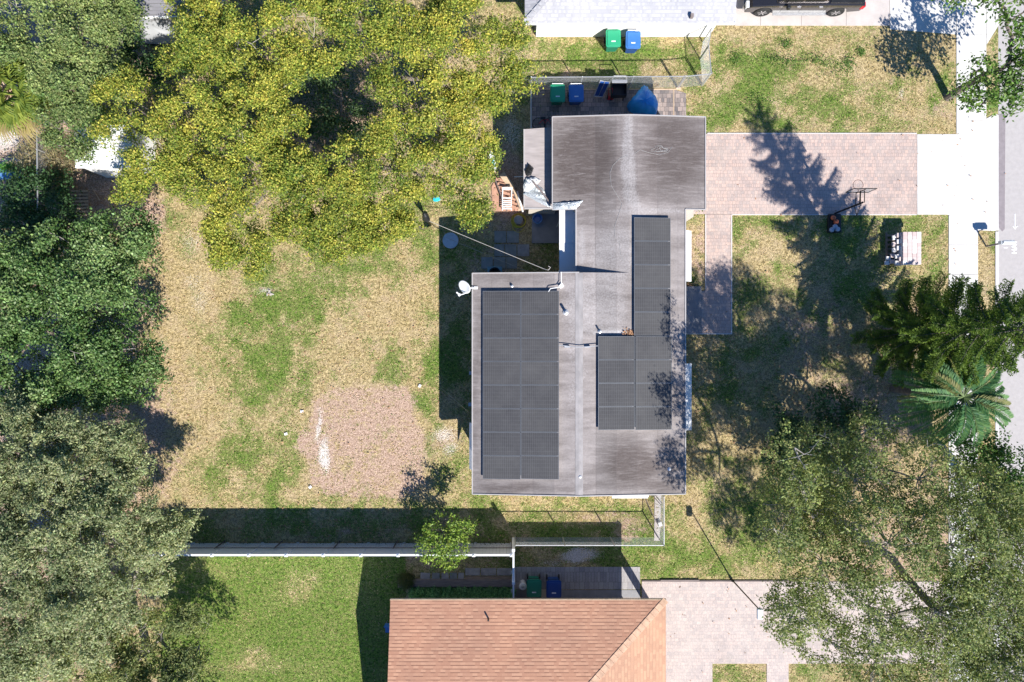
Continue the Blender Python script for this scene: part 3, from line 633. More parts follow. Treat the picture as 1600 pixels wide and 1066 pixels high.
dm.add(vs, fs); dm.build('reflector', M['white'], t, smooth=True)
ar = MB(); lnb = P(718, 461, 4.05); bot = rot @ Vector((.0, -.3, .02)) + cdish; ar.tube([P(731, 456, 3.85), (bot + lnb) / 2 + Vector((.02, 0, -.03)), lnb], .022, 6); ar.build('feed_arm', M['white'], t)
lb = MB(); lb.box(lnb, (.12, .09, .09), R(40)); lb.tube([lnb + Vector((-.02, .02, 0)), lnb + Vector((-.13, .12, .02))], .035, 8); lb.build('receiver', M['white'], t)
ms = MB(); ms.tube([cdish + Vector((.03, .02, -.08)), P(734, 450, 3.6), P(741, 450, 3.42)], .024, 6); ms.box(P(743, 450, 3.36), (.2, .12, .02)); ms.build('mast', M['white'], t)

# ------------------------------------------------------------------ service wires and post in the back yard
t = thing('wire_post', 'short dark post with wrapped top where the wires start on the lawn', 'post', G(673, 352))
mb = MB(); b0 = G(673, 352); mb.tube([b0, b0 + Vector((-.02, .04, .6)), b0 + Vector((-.05, .10, 1.25))], [.05, .05, .045], 8); mb.build('pole', M['blackmetal'], t)
mb = MB(); mb.tube([b0 + Vector((-.03, .06, .75)), b0 + Vector((-.06, .12, 1.1)), b0 + Vector((-.1, .24, 1.45)), b0 + Vector((-.12, .3, 1.6))], [.07, .16, .12, .04], 8); mb.build('cap', M['black'], t)
def sagwire(a, b, sag, r_, n_=16):
    return [tuple(a.lerp(b, i / n_) - Vector((0, 0, sag * 4 * (i / n_) * (1 - i / n_)))) for i in range(n_ + 1)]
mb = MB(); mb.tube(sagwire(b0 + Vector((.0, .05, 1.0)), P(853, 421.5, 3.5), .05, .02), .012, 5)
e_ = P(853, 421.5, 3.5); mb.tube([e_, P(857, 422, 3.55), P(860, 418, 3.6), P(857, 416, 3.62)], .012, 5)
tag(mb.build('service_wire', simple('pale_cable', (.62, .58, .54), .6, 0, .05, 3)), 'thick pale wire stretched from lawn post to the roof edge', 'wire')
mb = MB(); mb.tube(sagwire(G(698, 373, .4), P(827, 425.5, 2.9), .08, .02), .009, 5)
tag(mb.build('service_wire', simple('grey_cable', (.3, .28, .26), .6, 0, .05, 3)), 'thin dull grey wire running below the thicker pale one', 'wire')
mb = MB(); mb.tube(sagwire(G(690, 607, .05), P(733, 645, 2.0), .05, .01), .006, 4); tag(mb.build('guy_wire', M['rail']), 'thin taut wire from the lawn to the west wall', 'wire')
mb = MB(); mb.tube([G(659, 350, .03), G(655.5, 353, .05), G(657, 357, .04), G(664, 357.5, .03)], [.03, .05, .06, .02], 6); tag(mb.build('fallen_branch', M['bark']), 'curled dark stick lying on the lawn beside the wire post', 'stick')

# ------------------------------------------------------------------ fences
def chain_fence(pts, h, label, spacing=2.6, gate=None, mat='galv', mesh_mat='wire', name='chain_link_fence', group=None, rail_r=.024, cell=.075):
    t = thing(name, label, 'fence', (pts[0].x, pts[0].y, 0), group)
    rail = MB(); mesh = MB(); posts = []
    for a, b in zip(pts[:-1], pts[1:]):
        a = Vector((a.x, a.y, 0)); b = Vector((b.x, b.y, 0)); L = (b - a).length; d = (b - a) / L; n_ = max(1, round(L / spacing)); nrm = Vector((-d.y, d.x, 0))
        rail.tube([a + Vector((0, 0, h)), b + Vector((0, 0, h))], rail_r, 6)
        for i in range(n_ + 1):
            q_ = a + d * (L * i / n_)
            if not any((q_ - z_).length < .3 for z_ in posts): posts.append(q_)
        m_ = int(L / cell * 1.0) + 1; hh = h - .05
        for i in range(-int(hh / cell), m_):
            for s_ in (1, -1):
                x0 = i * cell; pa = (x0, 0.03); pb = (x0 + hh, .03 + hh)
                if s_ < 0: pa, pb = (x0 + hh, .03), (x0, .03 + hh)
                (ua, za), (ub, zb) = pa, pb
                if ua > ub: (ua, za), (ub, zb) = (ub, zb), (ua, za)
                if ua < 0: za += (zb - za) * (-ua) / (ub - ua); ua = 0
                if ub > L:
                    if ua >= L: continue
                    zb -= (zb - za) * (ub - L) / (ub - ua); ub = L
                if ub - ua < .02: continue
                A = a + d * ua; B = a + d * ub; w_ = .0022; off = nrm * (.003 * s_)
                mesh.add([A + off + Vector((0, 0, za - w_)), B + off + Vector((0, 0, zb - w_)), B + off + Vector((0, 0, zb + w_)) + nrm * .002, A + off + Vector((0, 0, za + w_)) + nrm * .002], [(0, 1, 2, 3)])
                mesh.add([A + off + nrm * w_ + Vector((0, 0, za)), B + off + nrm * w_ + Vector((0, 0, zb)), B + off - nrm * w_ + Vector((0, 0, zb)), A + off - nrm * w_ + Vector((0, 0, za))], [(0, 1, 2, 3)])
    rail.build('top_rail', M[mat], t); mesh.build('wire_mesh', M[mesh_mat], t)
    for q_ in posts:
        pm = MB(); pm.lathe((q_.x, q_.y, -.1), [(.032, 0), (.032, h + .13), (.02, h + .17), (.005, h + .18)], 8); pm.build('post', M[mat], t)
    return t
chain_fence([G(828.5, 215), G(828.5, 139), G(1058, 137.5)], 1.5, 'grey chain-link fence on the north side of the paved side yard', 2.35)
chain_fence([G(1060, 137.5), G(1096, 134)], 1.5, 'chain-link gate panel at the north east corner of the side yard', 1.2, name='chain_link_gate')
chain_fence([G(1098, 133), G(1094, 93)], 1.5, 'short chain-link fence panel running north from the side yard corner', 1.4)
chain_fence([G(1093.5, 91.5), G(1098, 66)], 1.5, 'chain-link gate meeting the white wall of the grey roofed house', .9, name='chain_link_gate')
chain_fence([G(805, 839.5), G(1028, 839.5), G(1028, 766)], 1.38, 'grey chain-link fence around the strip south of the solar roofed house', 2.6)
chain_fence([G(98, 170), G(100, 330), G(100, 660)], 1.9, 'tall chain-link fence on the far west side by the white shed', 3.0, rail_r=.03)
chain_fence([G(262, 845.5), G(800, 845.5)], 1.15, 'old rusty chain-link fence running close along the white vinyl fence', 2.7, mat='rust', mesh_mat='rust', name='old_chain_link_fence', cell=.11)
vf = thing('vinyl_fence', 'tall white vinyl privacy fence along the back yard southern boundary', 'fence', (-8, -10.07, 0))
kf = k(1.83); yF = (533 - 867.5) * kf; xp = [(x_ - 800) * kf for x_ in (215, 274, 331, 388.5, 447, 505, 563.5, 622, 681, 740, 799)]
for i, x_ in enumerate(xp):
    mb = MB(); mb.bx(x_ - .065, x_ + .065, yF - .065, yF + .065, -.05, 1.86); mb.add([(x_ - .08, yF - .08, 1.86), (x_ + .08, yF - .08, 1.86), (x_ + .08, yF + .08, 1.86), (x_ - .08, yF + .08, 1.86), (x_, yF, 1.93)], [(3, 2, 1, 0), (0, 1, 4), (1, 2, 4), (2, 3, 4), (3, 0, 4)])
    mb.build('post', M['vinyl'], vf)
    if i < len(xp) - 1:
        a, b = x_ + .067, xp[i + 1] - .067; mb = MB(); mb.bx(a, b, yF - .045, yF + .045, 1.75, 1.85); mb.bx(a, b, yF - .03, yF + .03, .05, .17)
        m_ = int((b - a) / .15); st = (b - a) / m_
        for j in range(m_): mb.bx(a + j * st + .004, a + (j + 1) * st - .004, yF - .02, yF + .02, .172, 1.748)
        mb.build('panel', M['vinyl'], vf)
vg = thing('vinyl_gate', 'white vinyl fence return with gate hardware closing the gap to the orange roofed house', 'fence', (.06, -11, 0))
mb = MB(); mb.bx(.03, .11, -12.6, yF + .2, 1.72, 1.82); mb.bx(.05, .09, -12.6, yF + .1, .05, 1.718); mb.build('panel', M['vinyl'], vg)
for y_ in (yF + .24, -11.4): mb = MB(); mb.bx(.0, .14, y_ - .065, y_ + .065, -.05, 1.9); mb.build('post', M['vinyl'], vg)
for y_ in (-11.0, -11.9): mb = MB(); mb.box((-.02, y_, 1.5), (.06, .12, .1)); mb.build('hinge', M['ac'], vg)

# ------------------------------------------------------------------ neighbour houses
sn = thing('house', 'neighbouring house with terracotta shingled hip roof at the bottom edge', 'house', (2, -16, 0))
z0 = 2.95; xL = (610 - 800) * k(z0); xR = (1040.5 - 800) * k(z0); yT = (533 - 938) * k(z0); yB = yT - 11; s2 = .21; hw = 5.5; zr = z0 + s2 * hw; yr = yT - hw
def slabpoly(mb, pts, thick=.14):
    n_ = len(pts); vs = list(pts) + [(p[0], p[1], p[2] - thick) for p in pts]
    mb.add(vs, [tuple(range(n_)), tuple(range(2 * n_ - 1, n_ - 1, -1))] + [(n_ + i, n_ + (i + 1) % n_, (i + 1) % n_, i) for i in range(n_)])
rm = MB(); slabpoly(rm, [(xL, yT, z0), (xL, yr, zr), (xR - hw, yr, zr), (xR, yT, z0)][::1]); slabpoly(rm, [(xL, yB, z0), (xR, yB, z0), (xR - hw, yr, zr), (xL, yr, zr)]); rm.mi = 1
slabpoly(rm, [(xR, yT, z0), (xR - hw, yr, zr), (xR, yB, z0)])
ro = rm.build('roof', [M['shingle_o'], M['shingle_oh']], sn)
cp = MB()
for i in range(26):
    t_ = i / 26; x_ = xR - hw * t_ - .1; y_ = yT - hw * t_ - .1; z_ = z0 + s2 * hw * t_ + .016
    q = Matrix.Rotation(R(225), 3, 'Z') @ Matrix.Rotation(-math.atan(s2 / 1.414) + .03, 3, 'Y'); cp.box((x_, y_, z_), (.29, .30, .015), tilt=q)
cp.build('hip_cap', M['cap_o'], sn)
mb = MB(); mb.bx(xL - .02, xR + .02, yT + .0, yT + .03, z0 - .16, z0 + .01); mb.bx(xL - .03, xL, yB, yT, z0 - .16, z0 + .01) if False else None; mb.build('drip_edge', M['wood_light'], sn)
mb = MB(); mb.bx(xL + .3, 5.6, yB + .4, yT - 1.12, 0, z0 - .1); mb.add([(xL + .31, yT - 1.13, z0 - .0), (xL + .31, yB + .41, z0 - .1), (xL + .31, yr, zr - .17), (xL + .5, yT - 1.13, z0 - .0), (xL + .5, yB + .41, z0 - .1), (xL + .5, yr, zr - .17)], [(0, 1, 2), (5, 4, 3)]); mb.build('wall', M['stucco'], sn)
mb = MB(); c_ = G(1015, 947); mb.bx(c_.x - .13, c_.x + .13, c_.y - .13, c_.y + .13, 0, z0 - .15); mb.build('porch_column', M['stucco'], sn)
p = P(763, 968, 3.2); mb = MB(); mb.lathe((p.x, p.y, 3.05), [(.09, 0), (.09, .03), (.04, .05), (.04, .3)], 10); mb.build('vent_pipe', M['blackmetal'], sn)
window(sn, (xL + .3, -15.5, 1.6), 1.3, 1.1, 'W')
nn_ = thing('house', 'neighbouring white walled house with pale grey shingled roof at the top edge', 'house', (5, 19, 0))
z0 = 2.6; xL = 20 * k(z0); xR = (1148 - 800) * k(z0); yb = (533 - 36) * k(z0); yt = yb + 10; hw = 5; s3 = .3; zr = z0 + s3 * hw
rm = MB(); slabpoly(rm, [(xL, yb, z0), (xR, yb, z0), (xR, yb + hw, zr), (xL + hw, yb + hw, zr)]); slabpoly(rm, [(xR, yt, z0), (xL, yt, z0), (xL + hw, yb + hw, zr), (xR, yb + hw, zr)]); slabpoly(rm, [(xL, yt, z0), (xL, yb, z0), (xL + hw, yb + hw, zr)])
rm.build('roof', M['shingle_g'], nn_)
mb = MB(); mb.bx(xL - .03, xR + .03, yb - .03, yb, z0 - .15, z0 + .02); mb.bx(xR, xR + .04, yb + .01, yb + .6, z0 - .15, z0 + .04); mb.build('fascia', M['white'], nn_)
mb = MB(); mb.bx(xL + .6, xR - .45, yb + .52, yt - .5, 0, z0 - .1); mb.build('wall', M['white_wall'], nn_)
p = P(1081, 25, 2.8); mb = MB(); mb.box((p.x, p.y, 2.80), (.13, .16, .22)); mb.build('roof_vent', M['wood_dark'], nn_)
for i in range(12):
    pass
cp = MB()
for i in range(14):
    t_ = i / 22; cp.box((xL + hw * t_ + .1, yb + hw * t_ + .1, z0 + s3 * hw * t_ + .05), (.29, .26, .015), tilt=Matrix.Rotation(R(45), 3, 'Z') @ Matrix.Rotation(-math.atan(s3 / 1.414), 3, 'Y'))
cp.build('hip_cap', M['shingle_g'], nn_)
wb = thing('shed', 'white roofed garden shed half hidden under the big yellow green tree', 'shed', P(155, 232, 0))
a = P(117.5, 196, 2.3); b = P(207, 262.5, 2.3); mb = MB(); ym = (a.y + b.y) / 2
mb.prism([(a.x, a.y), (b.x, a.y), (b.x, b.y), (a.x, b.y)], 2.2, lambda x, y: 2.3 + (.10 if abs(y - a.y) < .01 else 0)); mb.build('roof', M['metalroof'], wb)
for i in range(6):
    y_ = b.y + (a.y - b.y) * (i + .7) / 6.5; z_ = 2.3 + .1 * (y_ - b.y) / (a.y - b.y); mb = MB(); mb.bx(a.x, b.x, y_ - .012, y_ + .012, z_ - .01, z_ + .02); mb.build('roof_seam', M['white'], wb)
mb = MB(); mb.bx(a.x + .1, b.x - .1, b.y + .1, a.y - .1, 0, 2.2); mb.build('wall', M['white'], wb)
bh = thing('house', 'slate blue roofed building in shade at the top left edge', 'house', P(260, -40, 0))
a = P(193, 25.5, 2.6); b = P(330, -110, 2.6); rm = MB(); slabpoly(rm, [(a.x, a.y, 2.6), (b.x, a.y, 2.6), (b.x, b.y, 3.6), (a.x, b.y, 3.6)]); rm.build('roof', M['blue_roof'], bh)
mb = MB(); mb.bx(a.x + .4, b.x - .4, a.y + .5, b.y - .5, 0, 2.4); mb.build('wall', M['stucco'], bh); mb = MB(); mb.bx(a.x, b.x, a.y - .03, a.y, 2.42, 2.62); mb.build('fascia', M['white'], bh)
# rounded grey cover
cv = thing('covered_boat', 'boat under a rounded grey cover beside the slate roofed building', 'boat', P(231, 40, 0)); mb = MB()
c_ = P(232, 39, 1.3); prof = [(.0, .0, 1.55), (.35, .35, 1.5), (.75, .75, 1.35), (.96, .95, 1.1), (1.0, 1.0, .7), (.98, .98, .4)]
nn2 = 32; vs = []; fs = []
for ax_, ay_, z_ in prof[1:]:
    for j in range(nn2):
        a_ = 2 * math.pi * j / nn2; ca, sa = math.cos(a_), math.sin(a_); pw = .55
        vs.append((c_.x + 1.08 * ax_ * math.copysign(abs(ca) ** pw, ca), c_.y + .52 * ay_ * math.copysign(abs(sa) ** pw, sa), z_ + .02 * math.sin(5 * a_)))
top = len(vs); vs.append((c_.x, c_.y, 1.52))
for i in range(len(prof) - 2):
    for j in range(nn2): fs.append((i * nn2 + (j + 1) % nn2, i * nn2 + j, (i + 1) * nn2 + j, (i + 1) * nn2 + (j + 1) % nn2))
for j in range(nn2): fs.append((top, j, (j + 1) % nn2))
mb.add(vs, fs); mb.build('cover', M['cover'], cv, smooth=True)
mb = MB(); mb.bx(c_.x - .8, c_.x + .8, c_.y - .4, c_.y + .4, .25, .55); mb.build('hull', M['white'], cv)
for s_ in (-.5, .5):
    mb = MB(); mb.lathe((c_.x + s_, c_.y - .35, .28), [(.1, -.08), (.28, -.08), (.28, .08), (.1, .08)], 14, 'Y'); mb.build('wheel', M['rubber'], cv)

# ------------------------------------------------------------------ trees and plants
def quad_leaves(name, C, Nn, L, W, colr, mat, parent, T=None, fold=True):
    n_ = len(C); org = np.array(ORG[parent.name]) if parent is not None and parent.name in ORG else np.zeros(3)
    Nn = Nn / (np.linalg.norm(Nn, axis=1, keepdims=True) + 1e-9)
    if T is None: T = RNG.normal(size=(n_, 3))
    T = T - (T * Nn).sum(1, keepdims=True) * Nn; T /= (np.linalg.norm(T, axis=1, keepdims=True) + 1e-9); B = np.cross(Nn, T)
    L = np.broadcast_to(L, (n_,))[:, None]; W = np.broadcast_to(W, (n_,))[:, None]; C = C - org
    v = np.stack([C - T * L * .5, C - B * W * .5 + T * L * .05, C + T * L * .5, C + B * W * .5 + T * L * .05], 1).reshape(-1, 3)
    Qd = np.arange(n_ * 4).reshape(-1, 4); me = bpy.data.meshes.new(name); np_mesh(me, v, Qd)
    cc = np.concatenate([np.clip(colr, 0, 1), np.ones((n_, 1))], 1).repeat(4, 0); set_mask(me, cc, 'leaf_colour')
    me.materials.append(mat); o = bpy.data.objects.new(name, me); COL.objects.link(o); o.parent = parent; return o
def unit(n_):
    v = RNG.normal(size=(n_, 3)); return v / np.linalg.norm(v, axis=1, keepdims=True)
def gen_crown(lobes, dens, m, cr, size, asp, inner, tip, flat=.55, gap=.0, gs=1.0, spray=0, tipw=.5, jit=.18, low=-.3, seed=0, up=.6, nrand=.8, rad=(.6, 1.04), mid=None, under=0, sub=0, subr=.45, boost=0):
    Cs = []; Ns = []; Cols = []; tips = []
    inner = np.array(inner); tip = np.array(tip)
    for li, (x, y, z, r) in enumerate(lobes):
        rz = r * flat; n_ = int(dens * 2 * math.pi * r * r) + 3; d = unit(n_ * 2); d = d[d[:, 2] > low][:n_]
        rr = np.where(RNG.random(len(d)) < .72, RNG.uniform(.84, rad[1], len(d)), RNG.uniform(rad[0], .9, len(d)))
        # uneven outline
        rr = rr * (1 + .22 * (fbm(x + d[:, 0] * 3 + li * 5, y + d[:, 1] * 3, .9, seed) - .5) * 2)
        c = np.stack([x + d[:, 0] * r * rr, y + d[:, 1] * r * rr, z - rz + d[:, 2] * rz * rr], 1); sct = None
        if sub:                                              # boughs: small rounded masses with hollows between them
            ns = max(4, int(sub * 2 * math.pi * r * r / 3)); ds = unit(ns * 4); ds = ds[ds[:, 2] > max(low, -.05)][:ns]; ns = len(ds)
            qs = np.where(RNG.random(ns) < .75, RNG.uniform(.85, 1.06, ns), RNG.uniform(.45, .85, ns)); srr = RNG.uniform(.6, 1.25, ns) * subr
            sc_ = np.stack([x + ds[:, 0] * (r - subr * .6) * qs, y + ds[:, 1] * (r - subr * .6) * qs, z - rz + ds[:, 2] * rz * qs + RNG.uniform(-.22, .22, ns)], 1)
            ii = RNG.integers(0, ns, len(d)); du = unit(len(d)); du[:, 2] = np.abs(du[:, 2]) * 1.0 - .15; du /= np.linalg.norm(du, axis=1, keepdims=True)
            c = sc_[ii] + du * (srr[ii] * RNG.uniform(.72, 1.08, len(d)))[:, None] * np.array([1, 1, .8]); d = du * .75 + ds[ii] * .35; sct = RNG.random(ns)[ii]
        if gap > 0:
            keep = fbm(c[:, 0], c[:, 1] + c[:, 2] * .7, gs, seed + 7, 3) > gap; c, d = c[keep], d[keep]; sct = sct[keep] if sct is not None else None
        if under:
            nu = int(dens * under * math.pi * r * r); a_ = RNG.uniform(0, 2 * math.pi, nu); q_ = np.sqrt(RNG.random(nu)) * r * .92
            cu = np.stack([x + q_ * np.cos(a_), y + q_ * np.sin(a_), z - rz * RNG.uniform(1.0, 1.9, nu)], 1); c = np.concatenate([c, cu]); d = np.concatenate([d, unit(nu) * .4 + np.array([0, 0, .5])]); sct = np.concatenate([sct, RNG.random(nu) * .3]) if sct is not None else None
        c[:, 2] = np.maximum(c[:, 2], .15)
        if not len(c): continue
        tips.append(c[RNG.integers(0, len(c), min(len(c), max(4, int(len(c) * .12))))])
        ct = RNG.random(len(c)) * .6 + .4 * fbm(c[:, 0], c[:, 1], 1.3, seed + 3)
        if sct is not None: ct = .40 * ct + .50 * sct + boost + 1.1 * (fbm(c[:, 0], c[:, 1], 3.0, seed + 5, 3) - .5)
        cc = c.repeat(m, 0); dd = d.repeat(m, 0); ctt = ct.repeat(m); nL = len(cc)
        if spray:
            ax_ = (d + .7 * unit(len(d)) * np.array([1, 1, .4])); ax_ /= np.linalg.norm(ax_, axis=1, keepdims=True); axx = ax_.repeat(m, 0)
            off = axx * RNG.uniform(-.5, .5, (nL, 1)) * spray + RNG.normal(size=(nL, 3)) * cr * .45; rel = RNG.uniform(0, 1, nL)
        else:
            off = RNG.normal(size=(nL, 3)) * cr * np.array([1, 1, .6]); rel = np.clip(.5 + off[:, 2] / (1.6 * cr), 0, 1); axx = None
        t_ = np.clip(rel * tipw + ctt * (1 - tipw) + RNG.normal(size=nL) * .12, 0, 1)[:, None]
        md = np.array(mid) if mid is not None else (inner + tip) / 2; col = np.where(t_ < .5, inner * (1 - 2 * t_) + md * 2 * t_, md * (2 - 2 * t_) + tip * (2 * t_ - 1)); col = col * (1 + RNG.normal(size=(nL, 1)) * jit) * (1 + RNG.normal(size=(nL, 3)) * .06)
        Cs.append(cc + off); Ns.append(dd * .35 + np.array([0, 0, up]) + unit(nL) * nrand); Cols.append(col)
    C = np.concatenate(Cs); C[:, 2] = np.maximum(C[:, 2], .06); return C, np.concatenate(Ns), np.clip(np.concatenate(Cols), .004, 1), tips
def make_tree(name, label, cat, base, lobes, bark='bark', twigmat=None, trunk_r=.22, fork=.35, nt_=10, twig_r=.012, size=.13, asp=.55, mat='leaf', group=None, trunks=None, leafvar=.42, crown_name='crown', **kw):
    t = thing(name, label, cat, base, group)
    C, Nn, Cl, tips = gen_crown(lobes, size=size, asp=asp, **kw); n_ = len(C); L = size * RNG.uniform(1 - leafvar, 1 + leafvar, n_)
    quad_leaves(crown_name, C, Nn, L, L * asp, Cl, M[mat], t)
    zt = max(l[2] for l in lobes); b0 = Vector(base); cen = Vector((sum(l[0] for l in lobes) / len(lobes), sum(l[1] for l in lobes) / len(lobes), 0))
    fk = b0 + Vector(((cen.x - b0.x) * .15, (cen.y - b0.y) * .15, zt * fork)); tm = MB()
    tm.tube([b0 - Vector((0, 0, .2)), b0 + Vector((0, 0, .15)), b0.lerp(fk, .5) + Vector((.05, .03, 0)), fk], [trunk_r * 1.5, trunk_r * 1.15, trunk_r, trunk_r * .85], 10)
    tm.build('trunk', M[bark], t)
    lm = MB(); tw = MB(); cen_ = [Vector((x, y, max(fk.z * .8, z - r * .95))) for x, y, z, r in lobes]
    order = sorted(range(len(lobes)), key=lambda i: (cen_[i] - fk).length); done = [(fk, trunk_r * .62)]; kids = {}
    nodes = [(fk, None)]
    for i in order:
        c = cen_[i]; best = min(range(len(nodes)), key=lambda q: (nodes[q][0] - c).length + .35 * ((nodes[q][0] - fk).length)); nodes.append((c, best))
    cnt = [1] * len(nodes)
    for q in range(len(nodes) - 1, 0, -1): cnt[nodes[q][1]] += cnt[q]
    for q in range(1, len(nodes)):
        a_, b_ = nodes[nodes[q][1]][0], nodes[q][0]; ra = min(trunk_r * .7, .028 * cnt[q] ** .55 + .012); L_ = (b_ - a_).length
        m1 = a_.lerp(b_, .35) + Vector((random.uniform(-.16, .16), random.uniform(-.16, .16), random.uniform(-.05, .1))) * L_; m2 = a_.lerp(b_, .7) + Vector((random.uniform(-.14, .14), random.uniform(-.14, .14), random.uniform(0, .1))) * L_
        lm.tube([a_, m1, m2, b_], [ra * 1.15, ra, ra * .9, ra * .8], 7)
    for i, (x, y, z, r) in enumerate(lobes):
        e = cen_[i]; tp = tips[i] if i < len(tips) else []
        hubs = []
        for j in range(min(nt_, len(tp))):
            c = Vector(tp[j]); src = e if (not hubs or j % 3 == 0) else min(hubs, key=lambda h_: (h_ - c).length)
            m2 = src.lerp(c, .5) + Vector((random.uniform(-.15, .15), random.uniform(-.15, .15), random.uniform(0, .08))) * r
            hubs.append(m2); hubs.append(src.lerp(c, .8)); w2 = twig_r if src is e else twig_r * .6
            tw.tube([src, m2, c], [w2 * 1.6, w2 * 1.1, w2 * .4], 4, False)
    lm.build('limb', M[bark], t)
    if nt_ > 0: tw.build('twigs', M[twigmat or bark], t)
    return t
def LB(lst, z=None): # lobes measured in the photo: x, y, radius px, top height
    out = []
    for l in lst:
        zz = l[3] if len(l) > 3 else z; p = P(l[0], l[1], zz); out.append((p.x, p.y, zz, l[2] * k(zz)))
    return out

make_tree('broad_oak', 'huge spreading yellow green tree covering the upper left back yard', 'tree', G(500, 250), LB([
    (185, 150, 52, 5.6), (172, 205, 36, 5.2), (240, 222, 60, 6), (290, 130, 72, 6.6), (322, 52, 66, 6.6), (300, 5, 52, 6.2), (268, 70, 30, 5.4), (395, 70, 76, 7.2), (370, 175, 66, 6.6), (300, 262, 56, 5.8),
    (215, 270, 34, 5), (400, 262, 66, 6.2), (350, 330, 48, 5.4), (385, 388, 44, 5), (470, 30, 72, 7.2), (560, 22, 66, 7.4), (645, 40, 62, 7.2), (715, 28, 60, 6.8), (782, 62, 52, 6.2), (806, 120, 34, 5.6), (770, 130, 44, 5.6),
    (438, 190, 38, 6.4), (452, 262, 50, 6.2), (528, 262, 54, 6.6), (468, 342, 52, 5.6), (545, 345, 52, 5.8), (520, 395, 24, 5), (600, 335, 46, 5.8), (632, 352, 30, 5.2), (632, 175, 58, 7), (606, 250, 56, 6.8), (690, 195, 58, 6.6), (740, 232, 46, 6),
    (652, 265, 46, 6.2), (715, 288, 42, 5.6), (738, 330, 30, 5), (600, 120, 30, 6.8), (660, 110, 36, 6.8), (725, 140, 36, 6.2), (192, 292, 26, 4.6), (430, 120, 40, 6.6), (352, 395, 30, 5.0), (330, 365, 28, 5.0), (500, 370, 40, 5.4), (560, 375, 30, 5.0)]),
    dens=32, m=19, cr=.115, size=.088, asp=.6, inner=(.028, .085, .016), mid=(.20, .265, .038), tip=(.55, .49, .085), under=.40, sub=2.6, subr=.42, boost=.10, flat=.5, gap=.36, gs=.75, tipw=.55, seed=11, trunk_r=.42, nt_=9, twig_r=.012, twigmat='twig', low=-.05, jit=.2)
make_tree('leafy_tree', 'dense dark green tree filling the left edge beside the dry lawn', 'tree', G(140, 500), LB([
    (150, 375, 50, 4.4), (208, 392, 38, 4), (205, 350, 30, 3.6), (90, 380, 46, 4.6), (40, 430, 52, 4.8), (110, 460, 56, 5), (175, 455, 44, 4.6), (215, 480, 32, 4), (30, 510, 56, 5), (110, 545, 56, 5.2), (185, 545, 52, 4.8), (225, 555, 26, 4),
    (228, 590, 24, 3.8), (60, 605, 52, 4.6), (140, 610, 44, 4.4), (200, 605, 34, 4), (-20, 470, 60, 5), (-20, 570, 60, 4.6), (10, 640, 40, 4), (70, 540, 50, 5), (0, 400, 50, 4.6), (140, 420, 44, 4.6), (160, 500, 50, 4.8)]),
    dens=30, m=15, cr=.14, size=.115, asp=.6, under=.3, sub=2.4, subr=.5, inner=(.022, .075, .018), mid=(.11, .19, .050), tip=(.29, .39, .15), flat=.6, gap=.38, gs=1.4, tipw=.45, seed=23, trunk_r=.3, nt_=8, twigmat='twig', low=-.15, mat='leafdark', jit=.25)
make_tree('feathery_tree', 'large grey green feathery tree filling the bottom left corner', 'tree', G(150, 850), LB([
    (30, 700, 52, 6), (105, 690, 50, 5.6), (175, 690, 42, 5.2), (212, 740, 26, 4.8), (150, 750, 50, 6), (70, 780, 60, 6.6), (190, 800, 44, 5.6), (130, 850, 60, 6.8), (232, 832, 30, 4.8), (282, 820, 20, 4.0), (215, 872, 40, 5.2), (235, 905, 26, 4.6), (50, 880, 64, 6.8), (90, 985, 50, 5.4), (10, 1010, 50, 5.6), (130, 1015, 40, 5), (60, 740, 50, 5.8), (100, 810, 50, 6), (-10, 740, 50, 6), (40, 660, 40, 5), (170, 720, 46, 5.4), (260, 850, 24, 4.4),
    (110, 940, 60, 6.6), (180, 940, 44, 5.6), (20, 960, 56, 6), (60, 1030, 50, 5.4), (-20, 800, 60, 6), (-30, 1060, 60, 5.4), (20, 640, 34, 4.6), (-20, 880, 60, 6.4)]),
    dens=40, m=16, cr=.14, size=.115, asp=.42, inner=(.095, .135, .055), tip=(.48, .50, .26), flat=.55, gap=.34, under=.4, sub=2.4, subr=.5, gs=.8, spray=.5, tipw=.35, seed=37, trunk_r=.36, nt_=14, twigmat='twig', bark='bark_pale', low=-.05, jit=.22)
make_tree('feathery_tree', 'lower olive and gold feathery tree at the bottom edge left of the green lawn', 'tree', G(230, 1010), LB([
    (170, 1010, 36, 4), (220, 985, 30, 3.8), (270, 975, 30, 4), (305, 980, 22, 3.6), (300, 1020, 26, 3.8), (250, 1040, 40, 4.2), (170, 1060, 44, 4.2), (100, 1075, 40, 4), (235, 1010, 34, 3.9), (285, 1045, 30, 4.1), (200, 1040, 34, 4), (210, 1090, 50, 4.4), (290, 1100, 50, 4.6), (340, 1130, 40, 4.6)]),
    dens=36, m=15, cr=.14, size=.115, asp=.42, under=.4, sub=2.2, subr=.42, inner=(.06, .10, .035), tip=(.38, .40, .14), flat=.5, gap=.42, gs=.9, spray=.5, tipw=.35, seed=41, trunk_r=.2, nt_=16, twigmat='twig', bark='bark_pale', low=-.1)
